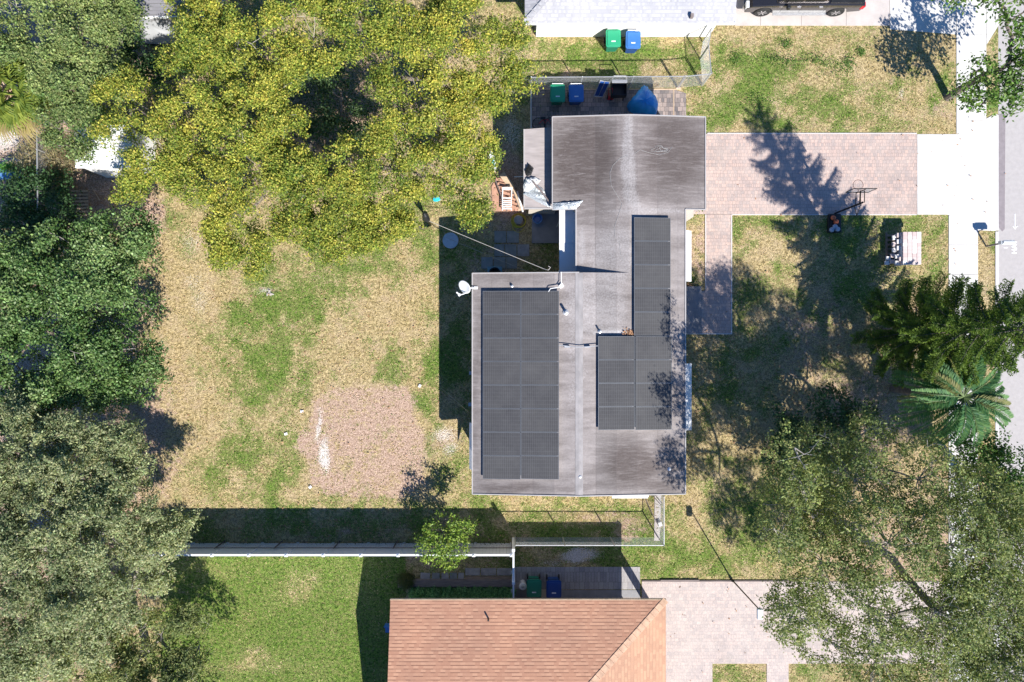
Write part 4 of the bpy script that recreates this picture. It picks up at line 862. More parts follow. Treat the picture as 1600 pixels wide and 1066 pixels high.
make_tree('broadleaf_tree', 'mid green tree crowding the top left corner behind the fan palm', 'tree', G(120, 110), LB([
    (40, 30, 60, 5.4), (110, 40, 56, 5.4), (170, 50, 40, 5), (160, 110, 46, 5), (100, 110, 52, 5.2), (60, 120, 36, 4.8), (130, 175, 44, 4.6), (90, 190, 40, 4.4), (125, 225, 26, 3.8), (200, 20, 26, 4.2), (-10, 0, 60, 5.4), (-5, 60, 50, 5), (15, 80, 36, 4.6), (70, -20, 60, 5.6), (160, -10, 40, 5)]),
    dens=28, m=15, cr=.13, size=.105, asp=.55, under=.4, sub=2.6, subr=.42, inner=(.04, .10, .025), tip=(.34, .40, .14), flat=.45, gap=.34, gs=1.3, tipw=.45, seed=53, trunk_r=.26, nt_=8, twigmat='twig', low=-.05, jit=.25)
make_tree('understory_tree', 'deep green shaded tree between the slate roof and the corner tree', 'tree', G(205, 70), LB([(196, 60, 20, 2.6), (200, 100, 22, 2.6), (235, 105, 24, 2.4), (290, 92, 20, 2.2), (180, 25, 16, 2.6), (170, 100, 24, 2.6), (510, 150, 40, 3), (560, 125, 36, 2.8), (500, 110, 34, 2.6), (440, 140, 26, 2.8)][:6]),
    dens=24, m=13, cr=.14, size=.13, asp=.6, inner=(.02, .06, .02), tip=(.09, .17, .06), seed=57, trunk_r=.1, nt_=5, gap=.3)
make_tree('understory_tree', 'deep green shrubby tree seen down the gap in the yellow green canopy', 'tree', G(540, 160), LB([(525, 170, 30, 2.8), (560, 190, 26, 2.6), (500, 200, 28, 2.8), (520, 130, 26, 2.4), (470, 110, 24, 2.4)]),
    dens=20, m=12, cr=.15, size=.14, asp=.6, inner=(.03, .07, .03), tip=(.12, .19, .07), seed=58, trunk_r=.09, nt_=6, gap=.44)
make_tree('dark_shrub', 'dark green shrub mass on the far left outside the chain link', 'shrub', G(55, 310), LB([(30, 300, 40, 2.4), (70, 330, 36, 2.6), (20, 350, 44, 2.8), (75, 285, 22, 1.8), (60, 370, 34, 2.8)]),
    dens=24, m=13, cr=.16, size=.13, asp=.55, inner=(.018, .055, .018), tip=(.075, .15, .05), seed=59, trunk_r=.06, nt_=5, gap=.34, flat=.7)
make_tree('brush_pile', 'tan and green dry brush tangle under the fan palm', 'brush', G(60, 235), LB([(60, 225, 34, 1.5), (85, 250, 26, 1.3), (40, 245, 30, 1.4), (100, 225, 20, 1.2), (80, 275, 20, 1.1)]),
    dens=26, m=12, cr=.18, size=.16, asp=.16, inner=(.20, .20, .07), tip=(.46, .36, .24), seed=61, trunk_r=.03, nt_=30, twig_r=.012, twigmat='twig', gap=.3, spray=.5, flat=.6)
make_tree('citrus_tree', 'small bright green citrus tree leaning over the white vinyl fence', 'tree', G(702, 825), LB([(690, 838, 30, 2.7), (672, 862, 22, 2.4), (712, 856, 22, 2.6), (700, 875, 20, 2.2), (722, 830, 16, 2.5), (694, 815, 18, 2.2), (660, 850, 14, 2.0), (734, 822, 9, 2.3), (678, 880, 12, 1.8)]),
    dens=22, m=10, cr=.10, size=.115, asp=.5, inner=(.045, .13, .02), tip=(.32, .42, .06), flat=.75, gap=.36, gs=.5, tipw=.4, seed=67, trunk_r=.06, nt_=10, twig_r=.008, mat='leafdark')
make_tree('mango_tree', 'low dark leaved tree in deep shade in the front yard', 'tree', G(1270, 680), LB([(1240, 645, 28, 3), (1305, 640, 34, 3.2), (1350, 650, 26, 3), (1255, 690, 38, 3.6), (1320, 690, 38, 3.6), (1225, 720, 26, 3), (1275, 735, 36, 3.4), (1225, 690, 20, 2.8), (1335, 730, 28, 3.2), (1240, 765, 20, 2.6)]),
    dens=19, m=13, cr=.16, size=.14, asp=.5, inner=(.022, .055, .022), tip=(.09, .165, .05), flat=.6, gap=.40, gs=.9, seed=71, trunk_r=.16, nt_=8, mat='leafdark')
make_tree('roadside_tree', 'dense dark green tree at the right edge south of the feather palm', 'tree', G(1500, 740), LB([(1530, 715, 30, 4), (1570, 700, 26, 3.8), (1600, 740, 40, 4.4), (1550, 760, 36, 4.4), (1585, 800, 40, 4.4), (1530, 800, 30, 4), (1500, 770, 24, 3.6), (1640, 780, 50, 4.4)]),
    dens=24, m=13, cr=.15, size=.13, asp=.55, inner=(.022, .065, .016), tip=(.11, .215, .035), flat=.65, gap=.38, gs=.9, seed=73, trunk_r=.2, nt_=8, mat='leafdark')
# the tall sparse oak over the front yard; its lobes are laid out in plan
def LG(lst): return [(G(a, b).x, G(a, b).y, z, r / 31.4) for a, b, r, z in lst]
make_tree('sparse_oak', 'tall thin leaved oak with pale bare twigs over the lower right front yard', 'tree', G(1278, 800), LG([
    (1486, 853, 55, 9), (1440, 800, 50, 9), (1500, 780, 50, 9), (1460, 905, 50, 9), (1520, 880, 50, 9), (1400, 780, 46, 9.6), (1420, 900, 50, 9.2), (1385, 925, 46, 9.6), (1350, 840, 46, 10), (1170, 720, 40, 6.6), (1240, 705, 38, 6.2), (1212, 762, 40, 6.6), (1112, 762, 28, 9.4), (1130, 657, 30, 9.4), (1128, 856, 30, 9.4), (1140, 700, 26, 9.2), (1150, 740, 46, 8.4), (1175, 800, 50, 9.2), (1150, 860, 38, 8.2), (1215, 700, 46, 9.0), (1240, 770, 56, 10.2), (1225, 850, 52, 9.6), (1290, 700, 48, 9.2), (1310, 770, 56, 10.4), (1300, 850, 56, 10), (1370, 730, 46, 8.8), (1380, 810, 50, 9.2), (1360, 880, 50, 9),
    (1250, 920, 50, 8.8), (1320, 930, 50, 8.8), (1190, 905, 36, 7.8), (1180, 665, 30, 7.6), (1250, 640, 28, 7.6), (1430, 860, 44, 8.2), (1400, 950, 50, 8.2), (1330, 1000, 50, 7.8), (1260, 990, 40, 7.4), (1440, 760, 40, 7.6)]),
    dens=26, m=17, cr=.17, size=.105, asp=.45, inner=(.055, .10, .030), tip=(.36, .39, .13), flat=.85, gap=.42, gs=.9, spray=.45, tipw=.35, seed=83, trunk_r=.32, nt_=40, twig_r=.015, twigmat='twig', bark='bark_pale', low=-.45, rad=(.3, 1.05))
t = thing('bare_sapling', 'bare grey twiggy sapling between the mango and the feather palm', 'tree', G(1345, 690)); mb = MB()
def bare(mb, p, d, L, r_, dep):
    e = p + d * L; m_ = p.lerp(e, .5) + Vector((random.uniform(-.1, .1), random.uniform(-.1, .1), 0)) * L * .4; mb.tube([p, m_, e], [r_, r_ * .8, r_ * .6], 5, False)
    if dep > 0:
        for _ in range(3): bare(mb, e if _ else m_, (d + Vector((random.uniform(-.8, .8), random.uniform(-.8, .8), random.uniform(-.1, .4)))).normalized(), L * .72, r_ * .6, dep - 1)
for _ in range(5): bare(mb, G(1345, 690) + Vector((0, 0, .1)), Vector((random.uniform(-.7, .7), random.uniform(-.7, .7), 1)).normalized(), 1.3, .035, 4)
mb.build('branches', M['twig'], t)
# street tree with a clean leaning trunk, top right
t = make_tree('street_tree', 'street tree with bare lower trunk casting a long forked shadow at the top right', 'tree', G(1481, 152), LB([
    (1520, 128, 22, 3.6), (1548, 100, 22, 4.0), (1575, 128, 28, 4.2), (1545, 158, 18, 3.4), (1515, 150, 14, 3.2), (1592, 92, 26, 4.2), (1582, 28, 12, 4.4), (1590, 60, 14, 4.2), (1586, 160, 16, 3.6), (1620, 120, 40, 4.4), (1650, 60, 50, 4.6), (1640, -10, 50, 4.8), (1580, -30, 40, 4.8), (1500, -40, 40, 5)]),
    dens=13, m=9, cr=.17, size=.17, asp=.48, inner=(.03, .085, .018), tip=(.17, .28, .045), flat=.7, gap=.34, gs=.7, tipw=.4, seed=91, trunk_r=.17, fork=.5, nt_=12, twig_r=.014, mat='leafdark')

# evergreen with tiers of bottle-brush branches
def tier_pine(base, h, label):
    t = thing('norfolk_pine', label, 'tree', base); b0 = Vector(base)
    tm = MB(); tm.tube([b0, b0 + Vector((0, 0, h * .5)), b0 + Vector((.05, 0, h))], [.2, .13, .03], 10); tm.build('trunk', M['bark'], t)
    br = MB(); C = []; Nn = []; T = []; Cl = []
    z = 1.5; tier = 0
    while z < h - .5:
        f = (z - 1.2) / (h - 1.2); Rr = 2.6 * (1 - f) ** .55 * (.72 + .28 * min(1, z / 3)) + .25; nb = 7 if z < 6 else 6; a0 = random.random() * 6
        for q in range(nb):
            a = a0 + q * 2 * math.pi / nb + random.uniform(-.15, .15); rl = Rr * random.uniform(.82, 1.08); d = Vector((math.cos(a), math.sin(a), 0)); o_ = b0 + Vector((0, 0, z))
            def pt(s_, d=d, rl=rl, o_=o_): return o_ + d * (rl * s_) + Vector((0, 0, -.10 * rl * math.sin(s_ * 2.6) + .16 * rl * s_ * s_))
            br.tube([pt(s_) for s_ in (0, .25, .5, .75, 1)], [.03, .024, .018, .012, .006], 4, False)
            side = Vector((-d.y, d.x, 0)); ns = int(rl / .10)
            for i in range(ns):
                s_ = .14 + .86 * i / ns; p_ = pt(s_); ll = (.12 + .27 * math.sin(min(1, s_ * 1.05) * 2.5) ) * min(1.0, rl / 2.2) * random.uniform(.8, 1.1)
                for sg in (-1, 1):
                    dr = (side * sg + d * .75 + Vector((0, 0, random.uniform(-.05, .25)))).normalized(); m_ = max(4, int(ll / .028)) * 2
                    ss = np.linspace(.03, 1, m_)[:, None]; arr = np.array(p_)[None] + np.array(dr)[None] * ss * ll + np.array([0, 0, -.10])[None] * ss ** 2
                    rad = unit(m_); rad -= (rad @ np.array(dr))[:, None] * np.array(dr)[None]
                    C.append(arr + rad * .035); T.append(rad * .8 + np.array(dr)[None] * .9); Nn.append(unit(m_) + np.array([0, 0, .6]))
                    tt = np.clip(ss * .55 + RNG.random((m_, 1)) * .4, 0, 1); Cl.append(np.array([.018, .055, .012]) * (1 - tt) + np.array([.19, .28, .035]) * tt)
            m_ = 26; ss = np.linspace(.5, 1.02, m_); arr = np.array([pt(x) for x in ss]); rad = unit(m_); C.append(arr + rad * .03); T.append(rad + np.array(d)[None]); Nn.append(unit(m_)); Cl.append(np.tile([.09, .17, .03], (m_, 1)))
        z += .50 + .12 * random.random(); tier += 1
    br.build('limb', M['bark'], t); C = np.concatenate(C); C[:, 2] = np.maximum(C[:, 2], .1)
    quad_leaves('crown', C, np.concatenate(Nn), .12 * RNG.uniform(.8, 1.2, len(C)), .040, np.concatenate(Cl), M['leaf'], t, T=np.concatenate(T)); return t
tier_pine(G(1383, 519), 12.3, 'tall dark green tiered pine leaning out over the sidewalk by the street')

# feather palm
def feather_palm(base, h, nf, L0, label, name='feather_palm', tipc=(.18, .33, .09), innerc=(.035, .14, .07)):
    t = thing(name, label, 'palm', base); b0 = Vector(base); top = b0 + Vector((0, 0, h)); tm = MB(); tm.tube([b0, b0 + Vector((0, 0, h * .5)), top], [.26, .22, .2], 12); tm.build('trunk', M['bark'], t)
    for i in range(nf):
        a = i * 2.39996 + random.uniform(-.1, .1); el = random.uniform(.1, .75) if i % 3 else random.uniform(-.15, .2); L = L0 * random.uniform(.85, 1.08); d = Vector((math.cos(a), math.sin(a), 0))
        def pt(s_): return top + d * (L * (s_ - .12 * s_ * s_) * math.cos(el * .8)) + Vector((0, 0, L * (math.sin(el) * s_ - (.28 + .42 * math.cos(el)) * s_ * s_)))
        n_ = 60; C = []; T = []; Nn = []; Cl = []; Ls = []
        side = Vector((-d.y, d.x, 0))
        rc_ = MB(); rc_.tube([pt(x / 8) for x in range(9)], [.028 - .0025 * x for x in range(9)], 5, False)
        fr = rc_.build('frond', M['frond_stalk'], t)
        for j in range(n_):
            s_ = .14 + .86 * j / n_; p_ = pt(s_); ax_ = (pt(min(1, s_ + .02)) - pt(s_ - .02)).normalized(); ll = .30 * math.sin(min(1, .22 + s_ * .78) * 2.9) ** .8 + .07
            for sg in (-1, 1):
                dr = (side * sg * 1.0 + ax_ * .75 + Vector((0, 0, .35 - .3 * random.random()))).normalized(); C.append(p_ + dr * ll * .5); T.append(dr); Nn.append(Vector((0, 0, 1)) + side * sg * -.5 + Vector((random.uniform(-.3, .3), random.uniform(-.3, .3), 0))); Ls.append(ll)
                q = random.random() * .6 + .3 * s_; Cl.append(np.array(innerc) * (1 - q) + np.array(tipc) * q)
        Cl = np.array(Cl)
        if i % 9 == 4: Cl = Cl * .4 + np.array([.26, .19, .06]) * .6
        quad_leaves('leaflets', np.array([tuple(c) for c in C]), np.array([tuple(c) for c in Nn]), np.array(Ls), .045, Cl, M['leaf'], fr, T=np.array([tuple(c) for c in T]))
    return t
feather_palm(G(1398, 607), 5.2, 46, 2.75, 'feather palm with arching green fronds beside the street at the right')

def fan_palm(base, h, nf, label):
    t = thing('fan_palm', label, 'palm', base); b0 = Vector(base); top = b0 + Vector((0, 0, h)); tm = MB(); tm.tube([b0, top], [.24, .2], 12); tm.build('trunk', M['bark'], t)
    for i in range(nf):
        a = i * 2.39996; el = R(75) - R(110) * i / nf; d = Vector((math.cos(a) * math.cos(el), math.sin(a) * math.cos(el), math.sin(el))); L = random.uniform(.9, 1.25); hub = top + d * L; side = Vector((-math.sin(a), math.cos(a), 0)); upv = d.cross(side) * -1
        m_ = MB(); m_.tube([top, top + d * L * .5 + Vector((0, 0, .05)), hub], [.03, .024, .02], 5, False); fr = m_.build('frond', M['wood_light'], t)
        v = MB(); V_ = []; cl = []
        old = i > nf * .68; nb = 26
        for j in range(nb):
            th = (j / (nb - 1) - .5) * R(250); dr = d * math.cos(th) + side * math.sin(th) ; ll = random.uniform(.85, 1.05) * (1.1 - .25 * abs(th) / R(125)); w_ = .045
            p0 = hub + dr * .03; p1 = hub + dr * ll * .55 + Vector((0, 0, -.03)); p2 = hub + dr * ll + Vector((0, 0, -.22 - .2 * random.random())); s2_ = dr.cross(Vector((0, 0, 1)) if abs(dr.z) < .95 else side).normalized()
            if (p1 - p0).length < .05: continue
            v.add([p0 - s2_ * .01, p1 - s2_ * w_, p1 + Vector((0, 0, -.015)), p0, p2], [(0, 1, 2, 3), (1, 4, 2)]); v.add([p0 + s2_ * .01, p1 + s2_ * w_, p1 + Vector((0, 0, -.015)), p0, p2], [(3, 2, 1, 0), (2, 4, 1)])
            q = random.random(); c = (np.array([.07, .13, .02]) * (1 - q) + np.array([.27, .32, .05]) * q) if not old else (np.array([.28, .21, .11]) * (1 - q) + np.array([.36, .30, .10]) * q)
            cl += [c] * 10
        o = v.build('fan', M['leaf'], fr); set_mask(o.data, np.concatenate([np.array(cl), np.ones((len(cl), 1))], 1)[:len(o.data.vertices)], 'leaf_colour')
    return t
fan_palm(G(97, 186), 3.5, 40, 'yellow green fan palm with drooping straw coloured skirt at the left edge')

# hedge plants in front of the terracotta roofed house
hedge_lab = ['first clipped hedge plant from the left along the terracotta roof edge', 'second hedge plant along the terracotta roof edge', 'third hedge plant along the terracotta roof edge', 'middle hedge plant along the terracotta roof edge', 'third hedge plant back from the white gate', 'second hedge plant back from the white gate', 'rightmost hedge plant against the white gate']
for i, lab in enumerate(hedge_lab):
    x_ = 655 + i * 22.5; base = G(x_, 923); t = thing('hedge_plant', lab, 'shrub', base, 'hedge plants under the terracotta eave')
    n_ = 4200; d = unit(n_); d[:, 2] = np.abs(d[:, 2]); rr = RNG.uniform(.5, 1.12, (n_, 1)) * (1 + .18 * np.sin(9 * np.arctan2(d[:, 1:2], d[:, 0:1]) + i)); C = np.array(base)[None] + d * rr * np.array([.42, .27, 1.1]) + np.array([0, 0, .05])
    q = RNG.random((n_, 1)); quad_leaves('foliage', C, unit(n_) + d * .4, .15, .026, np.array([.05, .16, .05]) * (1 - q) + np.array([.30, .55, .24]) * q, M['leaf'], t, T=d + np.array([0, 0, .7]) + .4 * unit(n_))
    mb = MB(); mb.tube([base, base + Vector((0, 0, .9))], .03, 6); mb.build('stem', M['bark'], t)
base = G(636, 905); t = thing('grass_clump', 'round brownish green grass clump at the corner of the terracotta roof', 'shrub', base); n_ = 2600; d = unit(n_); d[:, 2] = np.abs(d[:, 2]); q = RNG.random((n_, 1))
quad_leaves('foliage', np.array(base)[None] + d * RNG.uniform(.5, 1, (n_, 1)) * np.array([.48, .42, .75]) + np.array([0, 0, .03]), unit(n_), .2, .012, np.array([.05, .09, .02]) * (1 - q) + np.array([.17, .16, .06]) * q, M['leaf'], t, T=d + np.array([0, 0, .5]))
# ground weeds and vines: uncountable
def weeds(name, spots, n_, label, inner=(.05, .12, .02), tip=(.16, .27, .05), s_=.09, hh=.12):
    C = []
    for (a, b, rx, ry) in spots:
        m_ = n_; x = a + RNG.normal(size=m_) * rx; y = b + RNG.normal(size=m_) * ry; C.append(np.stack([(x - 800) * k(0), (533 - y) * k(0), RNG.uniform(.03, hh, m_)], 1))
    C = np.concatenate(C); q = RNG.random((len(C), 1)); root = None
    o = quad_leaves(name, C, unit(len(C)) * .6 + np.array([0, 0, 1]), s_, s_ * .5, np.array(inner) * (1 - q) + np.array(tip) * q, M['leaf'], None); tag(o, label, 'weeds', kind='stuff')
weeds('weeds', [(1232, 98, 10, 7), (1275, 95, 12, 5), (1305, 108, 14, 7), (1325, 98, 5, 5), (1210, 92, 10, 4), (1180, 155, 12, 8), (1345, 82, 3, 4), (1150, 92, 6, 6), (1228, 70, 4, 4)], 130, 'dark broadleaf weeds dotted over the front lawn north of the driveway')
weeds('vines', [(85, 280, 16, 30), (80, 320, 12, 20), (30, 265, 20, 4), (60, 290, 18, 14)], 1400, 'bright green vines climbing along the far west chain link', (.03, .12, .02), (.13, .32, .05), .1, .7)
weeds('ground_vines', [(300, 856, 60, 4), (400, 857, 60, 4), (520, 857, 60, 4), (620, 856, 50, 4), (760, 856, 30, 4)], 700, 'low dark creepers along the foot of the rusty chain link', (.02, .05, .02), (.09, .13, .04), .09, .3)
weeds('ground_vines', [(300, 150, 120, 60), (480, 130, 90, 40), (620, 180, 90, 60), (420, 230, 120, 40)], 3500, 'green undergrowth beneath the big yellow green tree', (.03, .07, .02), (.12, .18, .05), .11, .5)

# grass tufts over every lawn (uncountable): colour follows the patch they grow in
from_x, to_x, from_y, to_y = -26.5, 26.5, -17.5, 17.5
nT = 300000; tx = RNG.uniform(from_x, to_x, nT); ty = RNG.uniform(from_y, to_y, nT); gx_ = tx / k(0) + 800; gy_ = 533 - ty / k(0)
bad = np.zeros(nT, bool)
for (a, b, c, d) in ((1481, -50, 1530, 1200), (1100, 206, 1482, 338), (1100, 330, 1145, 523), (1060, 450, 1100, 523), (1554, -50, 1700, 1200), (826, 137, 1074, 232), (1150, -50, 1560, 56), (1495, -50, 1560, 362), (850, -60, 1150, 58),
                     (1000, 905, 1482, 1039), (802, 884, 1002, 1100), (1195, 1030, 1235, 1100), (940, 1030, 1115, 1100), (765, 180, 1075, 455), (760, 436, 1050, 757), (765, 270, 815, 332), (640, 900, 1060, 1100), (625, 935, 800, 1100), (829, 327, 880, 382)):
    bad |= (gx_ > a) & (gx_ < c) & (gy_ > b) & (gy_ < d)
tx, ty, gx_, gy_ = tx[~bad], ty[~bad], gx_[~bad], gy_[~bad]
ix = np.clip(np.searchsorted(xs, tx) - 1, 0, nx - 1); iy = np.clip(np.searchsorted(ys, ty) - 1, 0, ny - 1); gg = green[iy, ix]; dd2 = dirt[iy, ix]
clump = fbm(tx, ty, .35, 303, 3) + .35 * (RNG.random(len(tx)) - .5)
keep = RNG.random(len(tx)) < np.clip(1.15 - dd2 * 1.1, .08, 1) * np.clip(clump * 2.2 - .5, .1, 1); tx, ty, gg, dd2, clump = tx[keep], ty[keep], gg[keep], dd2[keep], clump[keep]
isg = (gg + .9 * (fbm(tx, ty, .5, 311, 3) - .5) * 2 * .8 + .5 * (RNG.random(len(tx)) - .5)) > .58; q = RNG.random((len(tx), 1))
colT = np.where(isg[:, None], np.array([.05, .125, .016]) * (1 - q) + np.array([.25, .40, .05]) * q, np.array([.36, .27, .12]) * (1 - q) + np.array([.74, .60, .33]) * q)
hT = RNG.uniform(.012, .05, len(tx)); nrm = unit(len(tx)) * .75 + np.array([0, 0, .55])
o = quad_leaves('grass', np.stack([tx, ty, hT], 1), nrm, RNG.uniform(.05, .12, len(tx)), RNG.uniform(.02, .04, len(tx)), colT, M['leaf'], None); tag(o, 'short patchy green and straw coloured turf over the lawns', 'grass', kind='stuff')
# ------------------------------------------------------------------ wheelie bins
def make_bin(body, lid):
    t = thing('wheelie_bin', 'x', 'bin')                        # hinge and handle at +y, front at -y
    b = MB(); pr = [(-.25, .27, -.28, 0.05), (-.345, .345, -.40, 1.0)]
    z0, z1 = .05, 1.0; v = [(-.24, -.24, z0), (.24, -.24, z0), (.24, .26, z0), (-.24, .26, z0), (-.31, -.36, z1), (.31, -.36, z1), (.31, .36, z1), (-.31, .36, z1)]
    b.add(v, [(3, 2, 1, 0), (4, 5, 6, 7), (0, 1, 5, 4), (1, 2, 6, 5), (2, 3, 7, 6), (3, 0, 4, 7)]); b.box((0, 0, .985), (.68, .78, .04)); b.box((0, -.33, .86), (.26, .06, .05)); b.build('body', M[body], t, bevel=.015)
    l = MB(); pts = []
    for cx, cy, a0 in ((.27, .33, 0), (-.27, .33, 90), (-.27, -.34, 180), (.27, -.34, 270)):
        for j in range(5): a = R(a0 + j * 22.5); pts.append((cx + .09 * math.cos(a), cy + .09 * math.sin(a)))
    l.prism(pts, 1.008, 1.05); l.prism([(x * .82, y * .84 - .01) for x, y in pts], 1.0505, 1.085); lo = l.build('lid', M[lid], t, bevel=.012)
    m_ = MB(); m_.box((0, -.17, 1.0875), (.2, .055, .004)); m_.build('lid_label', M['white'] , lo)
    hb = MB(); hb.tube([(-.26, .42, .99), (-.26, .47, 1.02), (.26, .47, 1.02), (.26, .42, .99)], .018, 6); hb.build('handle', M['galv' if lid in ('bin_green', 'bin_blue') else 'black'], t)
    for s_ in (-1, 1):
        w_ = MB(); w_.lathe((s_ * .3, .28, .13), [(.03, -.03), (.125, -.03), (.13, 0), (.125, .03), (.03, .03)], 16, 'X'); w_.build('wheel', M['rubber'], t)
    return t
bins = {}
def bin_at(px_, py_, body, lid, rz, label):
    kk = (body, lid)
    if kk not in bins: bins[kk] = make_bin(body, lid); o = bins[kk]
    else: o = copy_tree(bins[kk])
    p = P(px_, py_, 1.05); o.location = (p.x, p.y, 0); o.rotation_euler = (0, 0, R(rz)); tag(o, label, 'bin', 'wheelie bins')
bin_at(958.5, 59.5, 'bin_teal', 'bin_green', 1, 'green wheelie bin against the white wall of the grey roofed house')
bin_at(989.5, 62, 'bin_navy', 'bin_blue', -1, 'pale blue wheelie bin against the white wall of the grey roofed house')
bin_at(871.5, 145.5, 'bin_teal', 'bin_green', 0, 'green wheelie bin on the paved side yard inside the chain link')
bin_at(900.5, 145.5, 'bin_navy', 'bin_blue', 1, 'blue wheelie bin on the paved side yard inside the chain link')
bin_at(834.5, 920, 'bin_teal', 'bin_teal', 0, 'dark green wheelie bin in shade beside the white vinyl gate')
bin_at(865.5, 921, 'bin_navy', 'bin_navy', 0, 'navy wheelie bin in shade north of the terracotta roof')

# ------------------------------------------------------------------ side yard clutter
t = thing('tarp_covered_grill', 'lumpy object shrouded in a bright blue tarpaulin by the north wall', 'tarp', P(1005, 158, 0)); c_ = P(1006, 161, 1.1)
out = [(982, 160), (990, 150), (1000, 138), (1004, 134), (1010, 137), (1018, 146), (1027, 158), (1029, 166), (1026, 178), (1010, 180), (996, 177), (984, 168)]
vs = []; fs = []; rings = [(1.0, .05), (.97, .5), (.86, .95), (.55, 1.22), (.2, 1.32)]; n_ = 48; op = [P(a, b, .5) for a, b in out]
for sc_, z_ in rings:
    for j in range(n_):
        u = j / n_ * len(op); i0 = int(u); a = op[i0 % len(op)].lerp(op[(i0 + 1) % len(op)], u - i0); fold = 1 + .035 * math.sin(j * 1.9 + z_ * 3) * (1.3 - z_ * .6)
        vs.append((c_.x + (a.x - c_.x) * sc_ * fold, c_.y + (a.y - c_.y) * sc_ * fold, z_ + .03 * math.sin(j * .9 + sc_ * 8)))
vs.append((c_.x, c_.y + .05, 1.36))
for i in range(len(rings) - 1):
    for j in range(n_): fs.append((i * n_ + (j + 1) % n_, i * n_ + j, (i + 1) * n_ + j, (i + 1) * n_ + (j + 1) % n_)[::1])
for j in range(n_): fs.append((len(vs) - 1, (len(rings) - 1) * n_ + (j + 1) % n_, (len(rings) - 1) * n_ + j))
mb = MB(); mb.add(vs, fs); mb.build('tarpaulin', M['tarp'], t, smooth=True)
for i, (a, b) in enumerate(((1024, 172), (1028, 182))): pass
mb = MB(); mb.tube([G(1022, 168, .3), G(1031, 186, .05)], .03, 6); mb.build('pole', M['wood_dark'], t)
def leaning_frame(px_, py_, wdt, hgt, rz, mat_p, name, label, cat):
    p = G(px_, py_); t = thing(name, label, cat, p); tl = Matrix.Rotation(R(rz), 3, 'Z') @ Matrix.Rotation(R(-32), 3, 'X')
    f = MB(); o_ = Vector((p.x, p.y, .02))
    def q(u, v): return o_ + tl @ Vector((u, -.0, v))
    f.tube([q(-wdt / 2, 0), q(-wdt / 2, hgt), q(wdt / 2, hgt), q(wdt / 2, 0), q(-wdt / 2, 0)], .022, 6); f.tube([q(-wdt / 2, hgt * .45), q(wdt / 2, hgt * .45)], .015, 6); f.build('frame', M['galv'], t)
    s_ = MB(); e_ = .03; vv = [q(-wdt / 2 + e_, e_), q(wdt / 2 - e_, e_), q(wdt / 2 - e_, hgt - e_), q(-wdt / 2 + e_, hgt - e_)]; nn3 = tl @ Vector((0, -.015, 0)); s_.add(vv + [x + nn3 for x in vv], [(0, 1, 2, 3), (7, 6, 5, 4), (0, 4, 5, 1), (1, 5, 6, 2), (2, 6, 7, 3), (3, 7, 4, 0)]); s_.build('panel', M[mat_p], t)
    return t
t = thing('folding_table', 'blue topped folding table tipped on its side against the chain link', 'table', G(940, 146)); mb = MB()
V4 = [P(928, 150, .25), P(942, 151, .25), P(953, 128, 1.1), P(938, 126, 1.1)]; nb = Vector((0, .03, -.03)); mb.add(V4 + [v + nb for v in V4], [(0, 1, 2, 3), (7, 6, 5, 4), (0, 4, 5, 1), (1, 5, 6, 2), (2, 6, 7, 3), (3, 7, 4, 0)]); mb.build('table_top', M['bin_navy'], t)
fm = MB(); fm.tube(V4 + [V4[0]], .025, 6); a, b = (V4[0] + V4[1]) / 2, (V4[2] + V4[3]) / 2; fm.tube([a + Vector((0, 0, .04)), b + Vector((0, 0, .04))], .015, 5); fm.build('frame', M['galv'], t)
for v in (V4[0], V4[1]): m2 = MB(); m2.tube([v, Vector((v.x, v.y - .05, 0))], .016, 5); m2.build('leg', M['galv'], t)
t = thing('utility_cart', 'black mesh utility cart with red hand truck beside the blue folding table', 'cart', G(966, 146)); c2 = P(967, 139, .7)
mb = MB(); mb.box((c2.x, c2.y, .45), (.72, .66, .04)); [mb.box((c2.x + sx * .36, c2.y, .65), (.03, .66, .4)) for sx in (-1, 1)]; [mb.box((c2.x, c2.y + sy * .33, .65), (.68, .03, .4)) for sy in (-1, 1)]; mb.build('basket', M['black'], t)
mb = MB(); mb.box((c2.x, c2.y + .28, .93), (.74, .16, .03)); mb.build('shelf', M['galv'], t)
mb = MB(); mb.tube([(c2.x - .35, c2.y + .38, .9), (c2.x - .3, c2.y + .5, 1.05), (c2.x + .3, c2.y + .5, 1.05), (c2.x + .35, c2.y + .38, .9)], .018, 6); mb.build('handle', M['galv'], t)
for sx in (-.3, .3):
    for sy in (-.26, .26): m2 = MB(); m2.lathe((c2.x + sx, c2.y + sy, .1), [(.02, -.02), (.1, -.02), (.1, .02), (.02, .02)], 12, 'X'); m2.tube([(c2.x + sx, c2.y + sy, .1), (c2.x + sx, c2.y + sy, .44)], .014, 5); m2.build('wheel', M['rubber'], t)
t = thing('hand_truck', 'red hand truck folded between the blue table and the black cart', 'hand truck', G(950, 150)); mb = MB()
mb.tube([P(950, 152, .1), P(951, 138, .9), P(957, 138, .9), P(957, 152, .1)], .02, 6); mb.tube([P(950, 147, .4), P(957, 147, .4)], .015, 6); mb.build('frame', M['red'], t)
mb = MB(); mb.box(P(953.5, 153, .05), (.3, .2, .02)); mb.build('toe_plate', M['red'], t)
for s_ in (949, 958): m2 = MB(); m2.lathe(P(s_, 151, .12), [(.02, -.025), (.11, -.025), (.11, .025), (.02, .025)], 12, 'X'); m2.build('wheel', M['rubber'], t)
t = thing('bicycle', 'dark bicycle lying in the shade by the north west house corner', 'bicycle', G(850, 185)); mb = MB()
